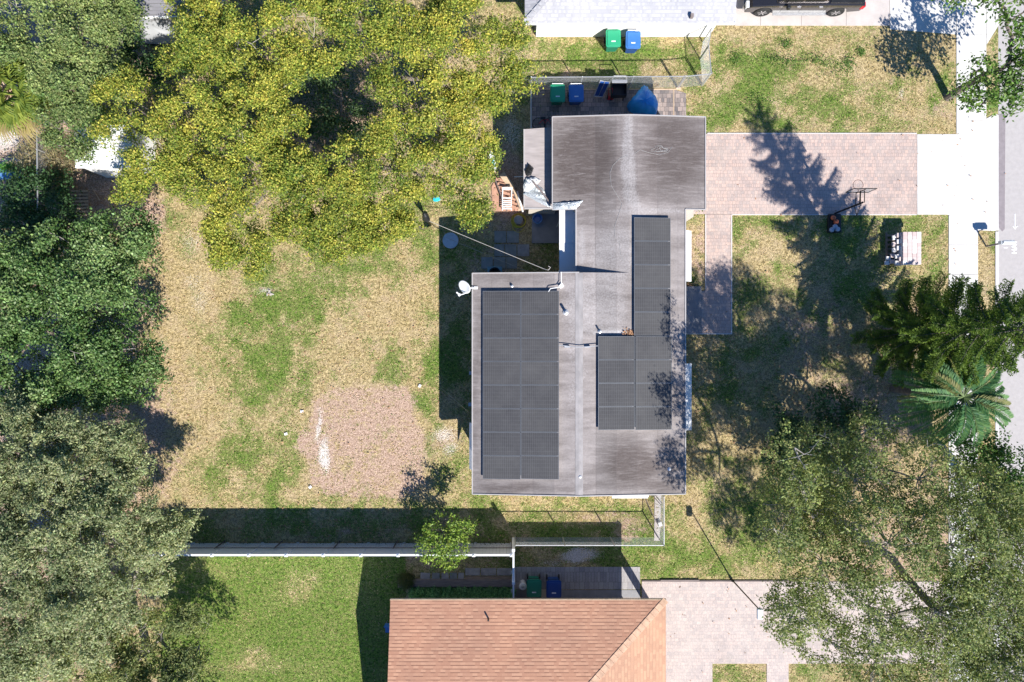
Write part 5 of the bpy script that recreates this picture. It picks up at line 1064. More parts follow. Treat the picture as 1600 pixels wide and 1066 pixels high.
for cx in (842, 860):
    w_ = MB(); c3 = G(cx, 196, .25); w_.tube([c3 + Vector((.31 * math.cos(a / 20 * 2 * math.pi), .31 * math.sin(a / 20 * 2 * math.pi), .05 * math.sin(a))) for a in range(21)], .018, 5); w_.build('wheel', M['rubber'], t)
mb.tube([G(842, 196, .28), G(848, 190, .3), G(856, 190, .32), G(860, 196, .28)], .018, 5); mb.tube([G(848, 190, .3), G(851, 196, .3), G(856, 190, .32)], .016, 5); mb.build('frame', M['red'], t)
mb = MB(); mb.box(G(848, 188, .34), (.25, .12, .05)); mb.build('saddle', M['black'], t); mb = MB(); mb.tube([G(857, 185, .34), G(857, 191, .34)], .015, 5); mb.build('handlebar', M['blackmetal'], t)

# crumpled silver tarps on the lean-to and roof edge
def crumple(name, label, outline, z, mat, seed, zf=None, amp=.12, n_=14, parent=None):
    rs = random.Random(seed); op = [P(a, b, z) for a, b in outline]; cx = sum(p.x for p in op) / len(op); cy = sum(p.y for p in op) / len(op)
    ne = len(op); per = 6; m_ = ne * per; vs = []; fs = []
    ring = [i / n_ for i in range(n_, 0, -1)]
    for s_ in ring:
        for j in range(m_):
            i0 = j // per; a = op[i0].lerp(op[(i0 + 1) % ne], (j % per) / per); x = cx + (a.x - cx) * s_; y = cy + (a.y - cy) * s_
            hz = zf(x, y) if zf else z; ridge = abs(((x * 1.7 + y * 2.3 + .25 * math.sin(x * 5 + seed)) * 1.6) % 1 - .5) * 2
            vs.append((x, y, hz + .03 + amp * (1 - s_ ** 3) * (.35 + .65 * ridge) + rs.uniform(-.012, .012)))
    vs.append((cx, cy, (zf(cx, cy) if zf else z) + .03 + amp))
    for i in range(len(ring) - 1):
        for j in range(m_): fs.append((i * m_ + j, i * m_ + (j + 1) % m_, (i + 1) * m_ + (j + 1) % m_, (i + 1) * m_ + j))
    for j in range(m_): fs.append(((len(ring) - 1) * m_ + j, (len(ring) - 1) * m_ + (j + 1) % m_, len(vs) - 1))
    # keep faces upward
    a2 = sum(op[i].x * op[(i + 1) % ne].y - op[(i + 1) % ne].x * op[i].y for i in range(ne))
    if a2 < 0: fs = [f[::-1] for f in fs]
    mb = MB(); mb.add(vs, fs); o = mb.build(name, M[mat]); s_ = o.modifiers.new('thickness', 'SOLIDIFY'); s_.thickness = .012; return tag(o, label, 'tarp')
crumple('tarp', 'silver grey tarp folded across the lower end of the lean-to roof', [(817, 303), (828, 296), (840, 289), (850, 297), (854, 308), (863, 325), (855, 323), (840, 316)], 2.75, 'tarp_silver', 3)
crumple('tarp', 'pale silver tarp pleated over the notch where the two grey roofs meet', [(864, 317), (885, 316), (911, 314), (900, 327), (864, 328)], 3.3, 'tarp_silver', 5, lambda x, y: max(2.9, zn(x, y)) if x > xWn else 3.0, .14)
crumple('tarp', 'crumpled black and white sheet heaped on the lean-to edge', [(817, 291), (822, 279), (836, 277), (845, 282), (838, 290), (826, 300), (819, 299)], 2.75, 'white', 8, None, .22)
crumple('tarp', 'small crumpled black plastic bag on the lean-to roof', [(820, 268), (826, 256), (834, 263), (830, 274), (823, 276)], 2.75, 'black', 9, None, .2)
mb = MB(); mb.tube([P(826, 279, 2.8), P(834, 286, 2.95), P(846, 299, 2.95), P(860, 318, 3.0)], [.03, .05, .05, .03], 6); tag(mb.build('batten', M['wood_dark']), 'dark rolled batten lying under the silver tarp', 'batten')
t = thing('ladder_rack', 'blue metal rack standing beside the lean-to', 'rack', G(822, 272)); mb = MB()
for y_ in (262, 290): mb.tube([G(822, y_), G(820, y_, 2.2)], .03, 6)
for z_ in (.6, 1.2, 1.8): mb.tube([G(821, 262, z_), G(821, 290, z_)], .025, 6)
mb.build('frame', M['bin_navy'], t); mb = MB(); mb.tube([G(803, 285.5, 1.2), G(822, 284.5, 1.2)], .02, 6); mb.build('crossbar', M['white'], t)
# stepping pavers and slab clutter of the back patio
def paver_stone(x0, y0, x1, y1, label, mat='concrete_dark', z=.04, name='stepping_stone', group='stepping stones by the back patio', rz=0, cat='paving stone'):
    a, b_ = G(x0, y0), G(x1, y1); c = (a + b_) / 2; mb = MB(); mb.box((c.x, c.y, z / 2), (abs(b_.x - a.x), abs(b_.y - a.y), z), R(rz)); return tag(mb.build(name, M[mat], bevel=.008), label, cat, group)
M['stone_a'] = simple('grey_stone_a', (.24, .25, .24), .9, 0, .2, 3, .1, True); M['stone_b'] = simple('grey_stone_b', (.33, .31, .30), .9, 0, .25, 3, .1, True)
rows = [('upper', 361, 379.5, [(772.5, 791, 'left'), (792, 811, 'right')]), ('lower', 382, 400.5, [(772.5, 788, 'left'), (789, 807, 'middle'), (808.5, 827, 'right')]), ('shaded bottom', 402, 420, [(752, 770, 'left'), (772, 790, 'middle'), (791, 808, 'right')])]
for rn, y0, y1, cs in rows:
    for x0, x1, cn_ in cs: paver_stone(x0, y0, x1, y1, '%s square grey stepping stone in the %s row behind the house' % (cn_, rn), 'stone_b' if (x0 > 800) else 'stone_a')
mb = MB(); c = P(840, 341, .5); mb.lathe((c.x, c.y, .08), [(.16, 0), (.24, .32), (.25, .33), (.22, .33), (.15, .05)], 20); tag(mb.build('bucket', M['bin_blue']), 'bright blue bucket on the dark concrete slab', 'bucket')
mb = MB(); cc = G(810, 345)
for q in range(5):
    r_ = .36 - .035 * (q % 3) - (.06 if q > 2 else 0); mb.tube([cc + Vector((r_ * math.cos(a / 24 * 2 * math.pi) + .02 * q, r_ * math.sin(a / 24 * 2 * math.pi) - .015 * q, .03 + .035 * q)) for a in range(25)], .02, 5, False)
mb.tube([cc + Vector((.30 * math.cos(a), -.22 + .36 * math.sin(a), .03)) for a in [-.3 - .25 * i for i in range(12)]], .018, 5, False)
tag(mb.build('garden_hose', M['yellow']), 'coiled yellow garden hose around a grey reel', 'hose')
mb = MB(); mb.lathe((cc.x, cc.y, .02), [(.2, 0), (.22, .28), (.15, .3)], 20); tag(mb.build('hose_pot', M['stone_b']), 'grey pot standing inside the coiled yellow hose', 'pot')
mb = MB(); cc = G(704, 376); mb.lathe((cc.x, cc.y, 0), [(.36, 0), (.40, .05), (.38, .09), (.2, .11)], 28); tag(mb.build('pool_float', simple('pale_blue_plastic', (.42, .50, .58), .6, 0, .15, 5)), 'round pale blue float lying in the house shadow on the lawn', 'float')
# air conditioner by the eave
t = thing('air_conditioner', 'square blue grey air conditioner half under the grey eave', 'air conditioner', G(773, 432)); c = P(773, 426, .8)
mb = MB(); mb.bx(c.x - .36, c.x + .36, c.y - .38, c.y + .30, .05, .8); mb.build('case', simple('teal_case', (.13, .25, .30), .5, .2, .1, 4), t, bevel=.02)
mb = MB(); mb.lathe((c.x, c.y - .03, .8), [(.29, 0), (.29, .02), (.24, .02), (.24, 0)], 24); [mb.tube([(c.x, c.y - .03, .82), (c.x + .27 * math.cos(a), c.y - .03 + .27 * math.sin(a), .82)], .008, 4) for a in np.linspace(0, 6.28, 13)[:-1]]; mb.build('fan_grille', M['black'], t)
mb = MB(); c = P(733, 645, 1.2); mb.box((xww - .1, c.y, 1.3), (.2, .3, .45)); tag(mb.build('meter_box', M['ac']), 'small grey meter box on the shaded west wall', 'meter box')
for i, (a, b, lb_) in enumerate(((736, 583, 'upper'), (735, 632, 'lower'))): mb = MB(); c = P(a, b, 2.2); mb.box((c.x + .06, c.y, 2.2), (.3, .16, .12)); tag(mb.build('wall_light', M['ac']), '%s grey flood light poking out below the west eave' % lb_, 'light')
# patio furniture: timber deck frame, planks, lounger
t = thing('brick_pad', 'reddish dirt and clay tile pad beside the back patio', 'paving', G(787, 300))
V_ = [(768, 292), (778, 274), (800, 284), (812, 330), (770, 330)]; mb = MB(); mb.prism([tuple(G(*p)[:2]) for p in V_], 0, .05); mb.build('tile_bed', M['brick_clay'], t)
t = thing('wooden_trellis', 'dark slatted wooden trellis lying on the clay tiles', 'trellis', G(785, 300)); A = G(774, 283, .3); B = G(792, 331, .3); dd_ = (B - A); wv = Vector((.62, .1, 0)); mb = MB()
for off in (0, 1): mb.tube([A + wv * off, B + wv * off], .03, 4)
mb.build('rail', M['wood_dark'], t)
for i in range(7): mb = MB(); p0 = A + dd_ * (i + .5) / 7; mb.box(p0 + wv * .5 + Vector((0, 0, .03)), (.66, .10, .03), R(-12)); mb.build('slat', M['brick_clay'], t)
mb = MB(); a, b = G(784, 274, .35), G(801, 297, .35); d = (b - a); mb.box((a + b) / 2 + Vector((0, 0, 0)), (d.length, .30, .06), math.atan2(d.y, d.x)); tag(mb.build('plank', M['wood_light']), 'wide tan plank lying diagonally by the lean-to', 'plank')
mb = MB(); a, b = G(801, 292, .25), G(812, 330, .05); d = (b - a); mb.box((a + b) / 2, (d.length, .16, .05), math.atan2(d.y, d.x)); tag(mb.build('plank', M['wood_light']), 'narrow tan plank slanting beside the white lounger', 'plank')
mb = MB(); a, b = G(808, 300, .2), G(817, 332, .1); d = (b - a); mb.box((a + b) / 2, (d.length, .08, .05), math.atan2(d.y, d.x)); tag(mb.build('plank', M['white']), 'thin white strip next to the lean-to corner', 'plank')
t = thing('sun_lounger', 'white slatted plastic sun lounger on the clay tiles', 'lounger', G(791, 312)); x0, x1 = G(785, 0).x, G(799, 0).x
ya, yb_, ym_ = G(0, 331).y, G(0, 297).y, G(0, 312).y; mb = MB()
for x_ in (x0, x1): mb.tube([(x_, ya, .32), (x_, ym_, .33), (x_ + .03, yb_, .62)], .025, 6)
mb.build('frame', M['white'], t)
for i in range(5): mb = MB(); y_ = ya + .06 + i * .1; mb.bx(x0, x1, y_, y_ + .055, .33, .35); mb.build('slat', M['white'], t)
mb = MB(); mb.bx(x0 + .02, x1, ym_ - .02, ym_ + .03, .34, .37); mb.box(((x0 + x1) / 2, yb_ - .06, .60), (x1 - x0, .14, .03)); mb.build('backrest', M['white'], t)
for x_ in (x0, x1):
    for y_ in (ya + .1, ym_ + .2): mb = MB(); mb.tube([(x_, y_, 0), (x_, y_, .33)], .02, 5); mb.build('leg', M['white'], t)
# kids' toys
def toy(px_, py_, s_, mat, label, name='toy', z=.0):
    p = G(px_, py_, z); mb = MB(); mb.prism([(p.x + s_[0] * math.cos(a) * (1 + .2 * math.cos(3 * a)), p.y + s_[1] * math.sin(a)) for a in np.linspace(0, 6.28, 17)[:-1]], z, z + .12); mb.prism([(p.x + .5 * s_[0] * math.cos(a), p.y + .5 * s_[1] * math.sin(a)) for a in np.linspace(0, 6.28, 13)[:-1]], z + .121, z + .2)
    return tag(mb.build(name, M[mat], bevel=.02), label, 'toy')
toy(682, 311, (.20, .15), 'cyan', 'turquoise plastic toy on dry grass under the big tree edge')
toy(721, 192, (.30, .12), 'cyan', 'turquoise toy glimpsed through the yellow green canopy'); toy(716, 186, (.18, .1), 'bin_blue', 'blue toy glimpsed through the yellow green canopy')
t = thing('paddle_board', 'turquoise and white kickboard standing by the tree edge', 'board', G(776, 262)); a = P(770, 252, 1.2)
mb = MB(); rr_ = Matrix.Rotation(R(12), 3, 'Z'); mb.prism([tuple((rr_ @ Vector((.13 * math.cos(x), .50 * math.sin(x), 0)) + a)[:2]) for x in np.linspace(0, 6.28, 25)[:-1]], 1.1, 1.15); mb.build('board', M['white'], t)
mb = MB(); mb.prism([tuple((rr_ @ Vector((.08 * math.cos(x) - .02, .27 * math.sin(x) - .05, 0)) + a)[:2]) for x in np.linspace(0, 6.28, 25)[:-1]], 1.151, 1.156); mb.build('grip_pad', M['cyan'], t)
mb = MB(); mb.tube([(a.x, a.y - .2, 0), (a.x, a.y - .2, 1.1)], .04, 6); mb.tube([(a.x, a.y + .2, 0), (a.x, a.y + .2, 1.1)], .04, 6); mb.build('stand', M['wood'], t)
mb = MB(); p = G(420, 238); mb.prism([(p.x + .22 * math.cos(a), p.y + .13 * math.sin(a)) for a in np.linspace(0, 6.28, 13)[:-1]], 0, .3); tag(mb.build('container', M['white']), 'white container glimpsed through the yellow green canopy', 'container')
# small pipe caps on the back lawn
for i, (a, b, lab) in enumerate(((472, 643, 'topmost white drain cap left of the dirt patch'), (447, 678, 'middle white drain cap left of the dirt patch'), (485, 761, 'white drain cap at the lower left corner of the dirt patch'), (656, 603, 'white drain cap at the upper right corner of the dirt patch'))):
    mb = MB(); p = G(a, b); mb.box((p.x, p.y, .03), (.15, .12, .06), R(20 * i)); mb.lathe((p.x, p.y, .0601), [(.045, 0), (.04, .02), (.01, .02)], 10); tag(mb.build('drain_cap', M['metalroof']), lab, 'drain cap', 'drain caps on the back lawn')
mb = MB()
for i in range(4): a_ = random.uniform(0, 6); p = G(421, 457, -.03); mb.tube([p, p + Vector((.12 * math.cos(a_), .1 * math.sin(a_), .05)), p + Vector((.26 * math.cos(a_ + .3), .2 * math.sin(a_ + .3), .02))], [.08, .06, .03], 6)
tag(mb.build('tree_root', M['twig']), 'grey gnarled tree root showing in the back lawn', 'root')
# pallet and poles in the west leaf litter
t = thing('pallet', 'worn wooden pallet lying against the west chain link', 'pallet', G(121, 316)); mb = MB(); x0, x1 = G(113, 0).x, G(140, 0).x; y0, y1 = G(0, 338).y, G(0, 299).y
for i, x_ in enumerate((x0 + .05, (x0 + x1) / 2, x1 - .05)): mb = MB(); mb.bx(x_ - .04, x_ + .04, y0, y1, .02, .12); mb.build('stringer', M['wood'], t)
for i in range(8): y_ = y0 + (y1 - y0) * i / 7.4; mb = MB(); mb.bx(x0, x1, y_, y_ + .09, .121, .14); mb.build('deck_board', M['wood_light'], t)
for a, b, c, d, lab in ((145, 293, 157, 314, 'thin pale pole lying in the leaf litter beside the pallet'), (180, 318, 222, 329, 'longer pale pole lying near the dry lawn edge')): mb = MB(); mb.tube([G(a, b, .1), G(c, d, .06)], .025, 6); tag(mb.build('wooden_pole', M['wood_light']), lab, 'pole')
mb = MB(); a = P(10, 272, .5); mb.bx(a.x - .8, a.x + .7, a.y - .15, a.y + .35, 0, .12); tag(mb.build('blue_sheet', simple('faded_blue_sheet', (.12, .28, .55), .5, 0, .15, 3)), 'faded blue plastic sheet at the left edge among the vines', 'sheet')

# ------------------------------------------------------------------ basketball hoop
t = thing('basketball_hoop', 'portable basketball hoop with clear backboard facing the driveway', 'basketball hoop', G(1303, 350))
b0 = G(1302, 351); mb = MB(); mb.prism([(b0.x - .33, b0.y - .42), (b0.x + .33, b0.y - .42), (b0.x + .3, b0.y + .5), (b0.x - .3, b0.y + .5)], 0, .2); mb.prism([(b0.x - .28, b0.y - .36), (b0.x + .28, b0.y - .36), (b0.x + .2, b0.y + .45), (b0.x - .2, b0.y + .45)], .2, .27); mb.build('base', M['black'], t, bevel=.03)
pb = G(1303.5, 334); ptop = Vector((pb.x, pb.y, 2.78)); mb = MB(); mb.tube([(pb.x, pb.y, .1), tuple(ptop)], .045, 8); mb.build('pole', M['blackmetal'], t)
hy = P(0, 300.5, 2.9).y; bxl, bxr = P(1321.5, 0, 2.9).x, P(1357, 0, 2.9).x; xm = (bxl + bxr) / 2
mb = MB()
for dx in (-.09, .09):
    mb.tube([(pb.x + dx, pb.y, 2.75), (xm + dx, hy - .04, 3.4)], .02, 5); mb.tube([(pb.x + dx, pb.y, 2.3), (xm + dx, hy - .04, 3.0)], .02, 5)
mb.tube([(pb.x, pb.y - .02, 2.0), (pb.x + .02, pb.y - .5, 2.2), (pb.x, pb.y - .03, 2.6)], .02, 5); mb.build('arm', M['blackmetal'], t)
mb = MB(); mb.tube([(bxl, hy, 2.9), (bxr, hy, 2.9), (bxr, hy, 3.65), (bxl, hy, 3.65), (bxl, hy, 2.9)], .022, 5); mb.tube([(xm, hy - .03, 2.9), (xm, hy - .03, 3.65)], .02, 5)
bd = mb.build('backboard', M['blackmetal'], t); mb = MB(); mb.bx(bxl, bxr, hy - .005, hy + .005, 2.92, 3.63); mb.build('clear_panel', M['acrylic'], bd)
mb = MB(); rc2 = (xm, hy + .32, 3.0); mb.tube([(rc2[0] + .225 * math.cos(a / 24 * 2 * math.pi), rc2[1] + .225 * math.sin(a / 24 * 2 * math.pi), 3.0) for a in range(25)], .010, 5); mb.tube([(xm, hy, 3.0), (xm, hy + .1, 3.0)], .02, 5); mb.build('rim', M['orange'], t)
nm = MB()
for i in range(12):
    a = i / 12 * 2 * math.pi; a2 = a + .5; nm.tube([(rc2[0] + .22 * math.cos(a), rc2[1] + .22 * math.sin(a), 3.0), (rc2[0] + .13 * math.cos(a2), rc2[1] + .13 * math.sin(a2), 2.6)], .003, 3, False)
nm.build('net', M['white'], t)
def ball(px_, py_, z, label, r_=.12):
    mb = MB(); c = P(px_, py_, z); pr = [(max(.002, r_ * math.sin(R(a))), -r_ * math.cos(R(a))) for a in range(0, 181, 15)]; mb.lathe(c, pr, 20); t = thing('basketball', label, 'ball', c, 'basketballs on the hoop base'); mb.build('ball', M['orange'], t, smooth=True)
    s_ = MB(); s_.tube([c + Vector(((r_ + .001) * math.cos(a / 20 * 2 * math.pi), 0, (r_ + .001) * math.sin(a / 20 * 2 * math.pi))) for a in range(21)], .004, 3); s_.tube([c + Vector((0, (r_ + .001) * math.cos(a / 20 * 2 * math.pi), (r_ + .001) * math.sin(a / 20 * 2 * math.pi))) for a in range(21)], .004, 3); s_.build('seam', M['black'], t)
ball(1302, 340.5, .39, 'orange basketball nearest the pole on the hoop base'); ball(1306.5, 346.5, .39, 'second orange basketball on the middle of the hoop base')
for i, (a, b, lab) in enumerate(((1305, 354, 'pale grey rock on the hoop base nearest the basketballs'), (1300, 359, 'left of the two pale rocks at the rear of the hoop base'), (1309, 358, 'right of the two pale rocks at the rear of the hoop base'))):
    mb = MB(); c = P(a, b, .33); vs = []; mb.lathe((c.x, c.y, .268), [(.1, 0), (.13, .04), (.12, .09), (.05, .12)], 7); tag(mb.build('rock', simple('pale_rock', (.38, .43, .50), .9, 0, .3, 9)), lab, 'rock', 'rocks weighing down the hoop base')

litter('leaf_litter', 1300, 270, 110, 40, 28, .04, 'few dry leaves blown over the upper paver driveway')
litter('leaf_litter', 1500, 300, 26, 160, 36, .04, 'dry leaves scattered over the pale sidewalk and apron')
litter('leaf_litter', 1120, 980, 70, 40, 26, .04, 'few dry leaves on the pale southern paver driveway')
litter('leaf_litter', 450, 560, 170, 140, 420, .03, 'dry leaves scattered over the back lawn')
# ------------------------------------------------------------------ paver stacks on the lawn
pt_ = thing('pallet', 'wooden pallet under the stacked pavers on the front lawn', 'pallet', G(1410, 388)); x0, x1 = P(1383, 0, .1).x, P(1440, 0, .1).x; y0, y1 = P(0, 414, .1).y, P(0, 362, .1).y
for i in range(3): mb = MB(); x_ = x0 + .1 + (x1 - x0 - .2) * i / 2; mb.bx(x_ - .04, x_ + .04, y0 + .05, y1 - .05, 0, .08); mb.build('stringer', M['wood'], pt_)
for i in range(7): mb = MB(); y_ = y0 + .05 + (y1 - y0 - .15) * i / 6.6; mb.bx(x0 + .05, x1 - .05, y_, y_ + .1, .081, .10); mb.build('deck_board', M['wood'], pt_)
blk = MB(); blk.box((0, 0, .05), (.215, .192, .096)); proto = {}
def block(x, y, z, mi, lab, rz=0, sx=1, sy=1):
    if mi not in proto: o = blk.build('paver_block', M[mi], bevel=.008); proto[mi] = o
    else: o = proto[mi].copy(); COL.objects.link(o)
    o.location = (x, y, z); o.rotation_euler = (0, 0, R(rz)); o.scale = (sx, sy, 1); tag(o, lab, 'paver', 'pavers stacked on the front lawn'); return o
mats_ = ['paver_block', 'paver_block2', 'paver_block3']; tl = P(1411.5, 362.5, .92); br_ = P(1440.5, 413, .92); nxp, nyp = 4, 9
for i in range(nxp):
    for j in range(nyp):
        x = tl.x + (br_.x - tl.x) * (i + .5) / nxp; y = br_.y + (tl.y - br_.y) * (j + .5) / nyp
        for l in range(8):
            edge_b = i in (0, nxp - 1) or j in (0, nyp - 1)
            if l < 7 and not (i == 0 or j in (0, nyp - 1) and l > 4): continue
            rowt = (ORDN + ['ninth'])[nyp - 1 - j]; lab = ('top paver of the tall stack, %s column from left, %s row from top' % (ORDN[i], rowt) if l == 7 else 'side paver of the tall stack, %s column, %s row from top, %s layer up' % (ORDN[i], rowt, ORDN[l]))
            block(x + (random.uniform(-.03, .01) if l < 7 else 0), y, .10 + l * .1, random.choice(mats_ if l == 7 else ['paver_block3', 'paver_block']), lab, 0, .97, 1)
for si, (a, b, zt, n_, rz) in enumerate(((1396, 372, 5, 1, 3), (1396, 382, 5, 1, 3), (1396, 391, 5, 1, 3), (1403, 368, 6, 1, 0), (1403, 378, 6, 1, 2), (1403, 388, 6, 1, 0))):
    for l in range(zt):
        p = P(a, b, .1 + l * .1); block(p.x, p.y, .10 + l * .1, random.choice(['paver_block3', 'paver_block', 'paver_block3']), '%s layer paver of the %s half used pile, %s row beside the tall stack' % (ORDN[l], ['top', 'middle', 'bottom'][si % 3], 'outer' if si < 3 else 'inner'), rz + random.uniform(-3, 3), .8, 1.15)
for si, (a, b, zt) in enumerate(((1387, 404, 3), (1394, 400, 4), (1394, 409, 4), (1401, 401, 6), (1401, 411, 6), (1407, 405, 7), (1385, 411, 3))):
    for l in range(zt):
        p = P(a, b, .1 + l * .1); block(p.x, p.y, .10 + l * .1, random.choice(mats_), '%s layer paver of the %s stepped pile at the low lower left end' % (ORDN[l], ORDN[si]), random.uniform(-5, 5))

# ------------------------------------------------------------------ mailbox, lamp post, misc
t = thing('mailbox', 'white mailbox on a slim post beside the kerb', 'mailbox', G(1541, 385)); b0 = G(1541, 385); mb = MB(); mb.tube([b0, b0 + Vector((0, 0, 1.0))], .045, 8); mb.build('post', M['wood_dark'], t)
mb = MB(); cc = b0 + Vector((.30, .03, 1.0)); prof = [(-.09, 0), (.09, 0), (.09, .12)] + [(.09 * math.cos(R(a)), .12 + .09 * math.sin(R(a))) for a in range(20, 180, 20)] + [(-.09, .12)]; n_ = len(prof)
vs = [(cc.x - .28, cc.y + u, cc.z + v) for u, v in prof] + [(cc.x + .28, cc.y + u, cc.z + v) for u, v in prof]; mb.add(vs, [tuple(range(n_)), tuple(range(2 * n_ - 1, n_ - 1, -1))] + [(i, n_ + i, n_ + (i + 1) % n_, (i + 1) % n_) for i in range(n_)]); mb.build('box', M['white'], t)
mb = MB(); mb.box((cc.x - .34, cc.y, 1.05), (.08, .17, .2)); mb.build('door', M['ac'], t); mb = MB(); mb.tube([b0 + Vector((-.02, 0, .75)), b0 + Vector((.4, .02, .97))], .025, 5); mb.build('brace', M['wood_dark'], t); mb = MB(); mb.box((cc.x, cc.y + .11, 1.13), (.5, .02, .03)); mb.build('flag', M['ac'], t)
t = thing('lamp_post', 'slender black lamp post with boxy pale lantern by the southern driveway', 'lamp post', G(1143.5, 906)); b0 = G(1143.5, 906); mb = MB(); mb.lathe((b0.x, b0.y, 0), [(.07, 0), (.07, .2), (.035, .25), (.028, 3.75)], 8); mb.build('pole', M['blackmetal'], t)
mb = MB(); mb.box((b0.x + .0, b0.y - .16, 3.86), (.27, .46, .12)); hd_ = mb.build('lantern', M['ac'], t, bevel=.03); mb = MB(); mb.box((b0.x, b0.y - .16, 3.785), (.2, .36, .02)); mb.build('lens', M['lens'], hd_)
mb = MB(); mb.tube([(b0.x, b0.y, 3.7), (b0.x, b0.y, 3.8), (b0.x, b0.y + .12, 3.86), (b0.x, b0.y + .02, 3.9)], .03, 6); mb.build('bracket', M['ac'], t)
t = thing('round_heater', 'oval white lidded pot beside the dark green bin by the white gate', 'pot', G(818, 905)); mb = MB(); c = P(817, 917, .6); mb.lathe((c.x, c.y, 0), [(.15, 0), (.18, .5), (.19, .55), (.12, .58)], 20); mb.build('body', M['lens'], t); mb = MB(); mb.lathe((c.x, c.y - .01, .581), [(.08, 0), (.05, .03)], 14); mb.build('knob', M['ac'], t)
t = thing('plastic_chair', 'blue plastic chair against the west wall of the terracotta roofed house', 'chair', G(607, 990)); c = G(612, 976)
mb = MB(); mb.bx(c.x - .24, c.x + .24, c.y - .22, c.y + .22, .40, .44); mb.build('seat', M['bin_blue'], t); mb = MB(); mb.bx(c.x - .24, c.x + .24, c.y + .2, c.y + .24, .44, .85); mb.build('backrest', M['bin_blue'], t)
for sx in (-.21, .21):
    for sy in (-.19, .19): mb = MB(); mb.tube([(c.x + sx, c.y + sy, 0), (c.x + sx, c.y + sy, .4)], .02, 5); mb.build('leg', M['ac'], t)
# planter timbers, stepping stones south
a, b_ = P(625, 907, .25), P(801, 917.5, .25); mb = MB(); mb.bx(a.x + .18, b_.x, b_.y, a.y, 0, .24); tag(mb.build('timber_edging', M['wood_dark']), 'long dark timber edging north of the hedge plants', 'timber')
mb = MB(); p = P(626, 913, .2); mb.bx(p.x - .14, p.x + .14, p.y - .17, p.y + .17, 0, .2); tag(mb.build('timber_block', M['wood']), 'short grey timber block ending the long dark edging', 'timber')
names5 = ['first', 'second', 'third', 'fourth', 'fifth']
for i, (x0, x1) in enumerate(((657, 672), (675, 687), (690, 701), (703, 714), (716, 725))): paver_stone(x0, 895, x1, 905.5, '%s small stepping stone from the left below the citrus tree' % names5[i], 'stone_b' if i % 2 == 0 else 'stone_a', .05, 'stepping_stone', 'stepping stones below the citrus tree', random.uniform(-4, 4))
for i, (x0, x1) in enumerate(((727, 750), (751.5, 775), (776.5, 799))): paver_stone(x0, 887.5, x1, 899, '%s large grey slab of the strip leading to the white gate' % ['left', 'middle', 'right'][i], 'stone_b', .05, 'paving_slab', 'grey slabs leading to the white gate')
mb = MB(); a, b_ = G(727, 900.5), G(800, 904); mb.bx(a.x, b_.x, b_.y, a.y, 0, .06); tag(mb.build('timber_edging', M['wood']), 'flat grey timber strip just below the large slabs', 'timber')
mb = MB(); p0, p1 = G(846, 921), G(853, 934); mb.bx(p0.x, p1.x, p1.y - .4, p0.y, 0, .06); tag(mb.build('step_block', M['tan']), 'small tan step between the dark green and navy bins', 'step')
# gate debris and rails near the south east chain link
t = thing('wooden_rails', 'dark weathered rails leaning by the south east chain link corner', 'rails', G(1020, 790))
for (a, b, c, d, e_, f_) in ((1016, 770, .02, 1030, 786, .5), (1021, 770, .02, 1031, 783, .5), (1008, 778, .02, 1024, 814, .3)): mb = MB(); mb.tube([G(a, b, c), G(d, e_, f_)], .02, 5); mb.build('rail', M['wood_dark'], t)
mb = MB(); mb.prism([tuple(G(*p)[:2]) for p in ((1023, 768), (1033, 768), (1031, 845), (1022, 845))], 0, .03); tag(mb.build('concrete_strip', M['concrete_old']), kind='structure')
mb = MB(); p = G(1030.5, 818); mb.box((p.x, p.y, .12), (.17, .2, .18), R(15)); tag(mb.build('white_block', M['white']), 'small white block by the south east chain link corner', 'block')
litter('leaf_litter', 560, 826, 110, 14, 260, .02, 'scattered pale leaves in the shadow strip along the vinyl fence')
litter('leaf_litter', 1250, 620, 90, 110, 700, .02, 'brown dead leaves scattered under the front yard trees')
litter('leaf_litter', 170, 320, 50, 26, 500, .02, 'brown leaf litter around the west pallet')

# ------------------------------------------------------------------ pickup truck
t = thing('pickup_truck', 'black four door pickup truck parked on the neighbouring driveway at the top edge', 'pickup truck', (13.6, 17.1, 0))
xf = P(1166, 0, .8).x; xr = P(1348, 0, .8).x; yn = P(0, 20, .45).y + .02; W_ = 2.0; Lc = xr - xf
def body_section(mb, prof, y0, y1, inset_top=0, zt=None):
    n_ = len(prof); vs = []
    for y_, sg in ((y0, 1), (y1, -1)):
        for x_, z_ in prof: vs.append((x_, y_ + sg * inset_top * max(0, (z_ - 1.0)), z_))
    mb.add(vs, [tuple(range(n_)), tuple(range(2 * n_ - 1, n_ - 1, -1))] + [(i, n_ + i, n_ + (i + 1) % n_, (i + 1) % n_) for i in range(n_)])
wx1, wx2 = P(1191, 0, .4).x, P(1306, 0, .4).x
def arch(cx, r_, z0): return [(cx + r_ * math.cos(R(a)), z0 + r_ * math.sin(R(a))) for a in range(170, 9, -20)]
prof = [(xf + .02, .42)] + [(wx1 - .47, .42)] + arch(wx1, .46, .42)[1:-1] + [(wx1 + .47, .40), (wx2 - .47, .40)] + arch(wx2, .46, .42)[1:-1] + [(wx2 + .47, .45), (xr - .05, .55), (xr, .7), (xr - .02, 1.12), (xr - 1.75, 1.15), (xf + 1.5, 1.12), (xf + .25, 1.0), (xf, .85)]
mb = MB(); body_section(mb, prof, yn, yn + W_); bo = mb.build('body', M['car'], t, bevel=.04)
cab0, cab1 = xf + 1.45, xr - 1.8
prof = [(cab0 - .1, 1.12), (cab1 + .02, 1.14), (cab1 - .12, 1.82), (cab0 + .75, 1.85)]; mb = MB(); body_section(mb, prof, yn + .1, yn + W_ - .1, .22); mb.build('cab', M['car'], t, bevel=.04)
g = MB()
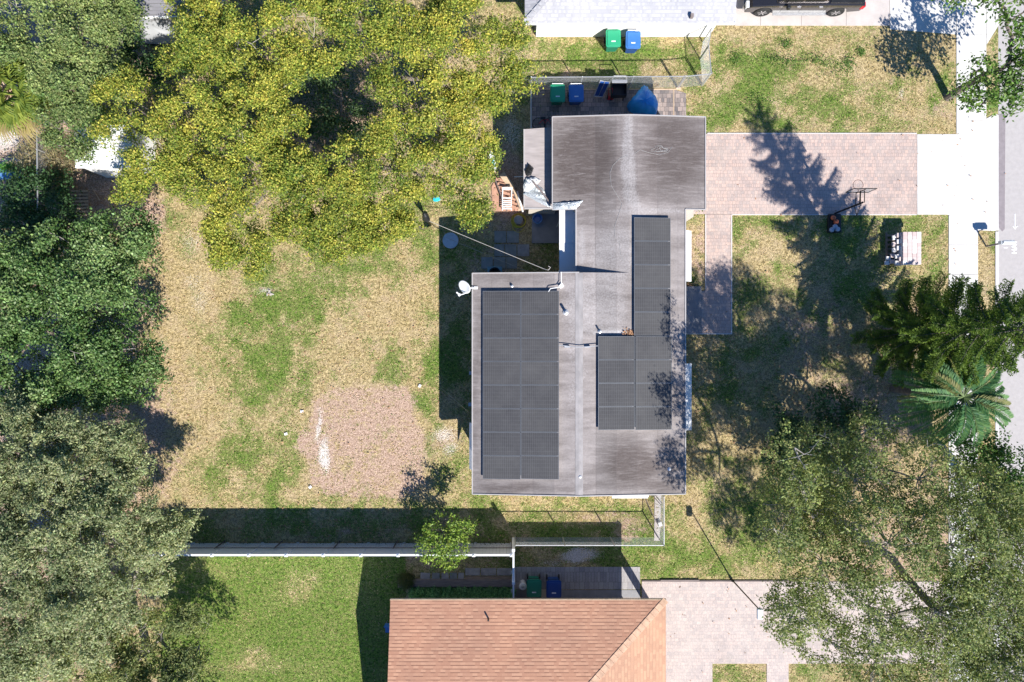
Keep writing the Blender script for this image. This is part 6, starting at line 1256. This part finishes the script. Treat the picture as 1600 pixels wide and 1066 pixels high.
for (a0, a1, b0_, b1_) in ((cab0 + .35, cab0 + 1.15, cab0 + .80, cab0 + 1.15), (cab0 + 1.25, cab1 - .25, cab0 + 1.25, cab1 - .32)):
    y_ = lambda z_: yn + .1 + .22 * (z_ - 1.0) - .006
    g.add([(a0, y_(1.2), 1.2), (a1, y_(1.2), 1.2), (b1_, y_(1.74), 1.74), (b0_, y_(1.74), 1.74)], [(0, 1, 2, 3)])
g.build('side_window', M['carglass'], t)
g = MB(); g.add([(cab0 - .02, yn + .25, 1.17), (cab0 - .02, yn + W_ - .25, 1.17), (cab0 + .70, yn + W_ - .36, 1.80), (cab0 + .70, yn + .36, 1.80)], [(0, 3, 2, 1)]); g.build('windscreen', M['carglass'], t)
for wx_ in (wx1, wx2):
    for yy_, sg in ((yn + .11, -1), (yn + W_ - .11, 1)):
        w_ = MB(); w_.lathe((wx_, yy_, .40), [(.24, -.11), (.37, -.12), (.40, -.08), (.40, .08), (.37, .12), (.24, .11)], 28, 'Y'); wo_ = w_.build('wheel', M['rubber'], t)
        r_ = MB(); r_.lathe((wx_, yy_ + sg * .07, .40), [(.25, -.03), (.25, .03), (.235, .035), (.22, .0)], 28, 'Y')
        for a in range(6): r_.box((wx_ + .12 * math.cos(a * 1.047), yy_ + sg * .105, .40 + .12 * math.sin(a * 1.047)), (.22, .025, .05), tilt=Matrix.Rotation(-a * 1.047, 3, 'Y'))
        r_.build('rim', M['chrome'], wo_)
mb = MB(); mb.bx(wx1 + .5, wx2 - .5, yn - .12, yn + .02, .36, .41); mb.build('running_board', M['galv'], t)
mb = MB(); mb.box((cab0 + .45, yn - .10, 1.2), (.16, .22, .2)); mb.build('mirror', M['black'], t, bevel=.03)
for x_ in (cab0 + 1.05, cab1 - .3): mb = MB(); mb.box((x_, yn - .02, .98), (.18, .05, .04)); mb.build('door_handle', M['chrome'], t)
for x_ in (cab0 + .28, cab0 + 1.2, cab1 - .02): mb = MB(); mb.bx(x_, x_ + .012, yn - .004, yn + .001, .5, 1.1); mb.build('door_seam', M['black'], t)
mb = MB(); mb.bx(xr - .16, xr + .012, yn - .012, yn + .2, .78, 1.08); mb.build('tail_light', M['tail'], t)
for yy_ in (yn + .02, yn + W_ - .34): mb = MB(); mb.bx(xf - .015, xf + .14, yy_, yy_ + .32, .72, .92); mb.build('headlight', M['lens'], t)
mb = MB(); mb.bx(xf - .06, xf + .12, yn + .1, yn + W_ - .1, .44, .62); mb.build('bumper', M['chrome'], t); mb = MB(); mb.bx(xr - .1, xr + .08, yn + .1, yn + W_ - .1, .48, .62); mb.build('bumper', M['chrome'], t)
mb = MB(); mb.bx(xr - 1.7, xr - .12, yn + .12, yn + W_ - .12, 1.152, 1.19); mb.build('bed_cover', M['black'], t)
mb = MB(); mb.bx(wx1 + .62, wx1 + .85, yn - .012, yn + .001, .98, 1.02); mb.build('badge', M['chrome'], t)
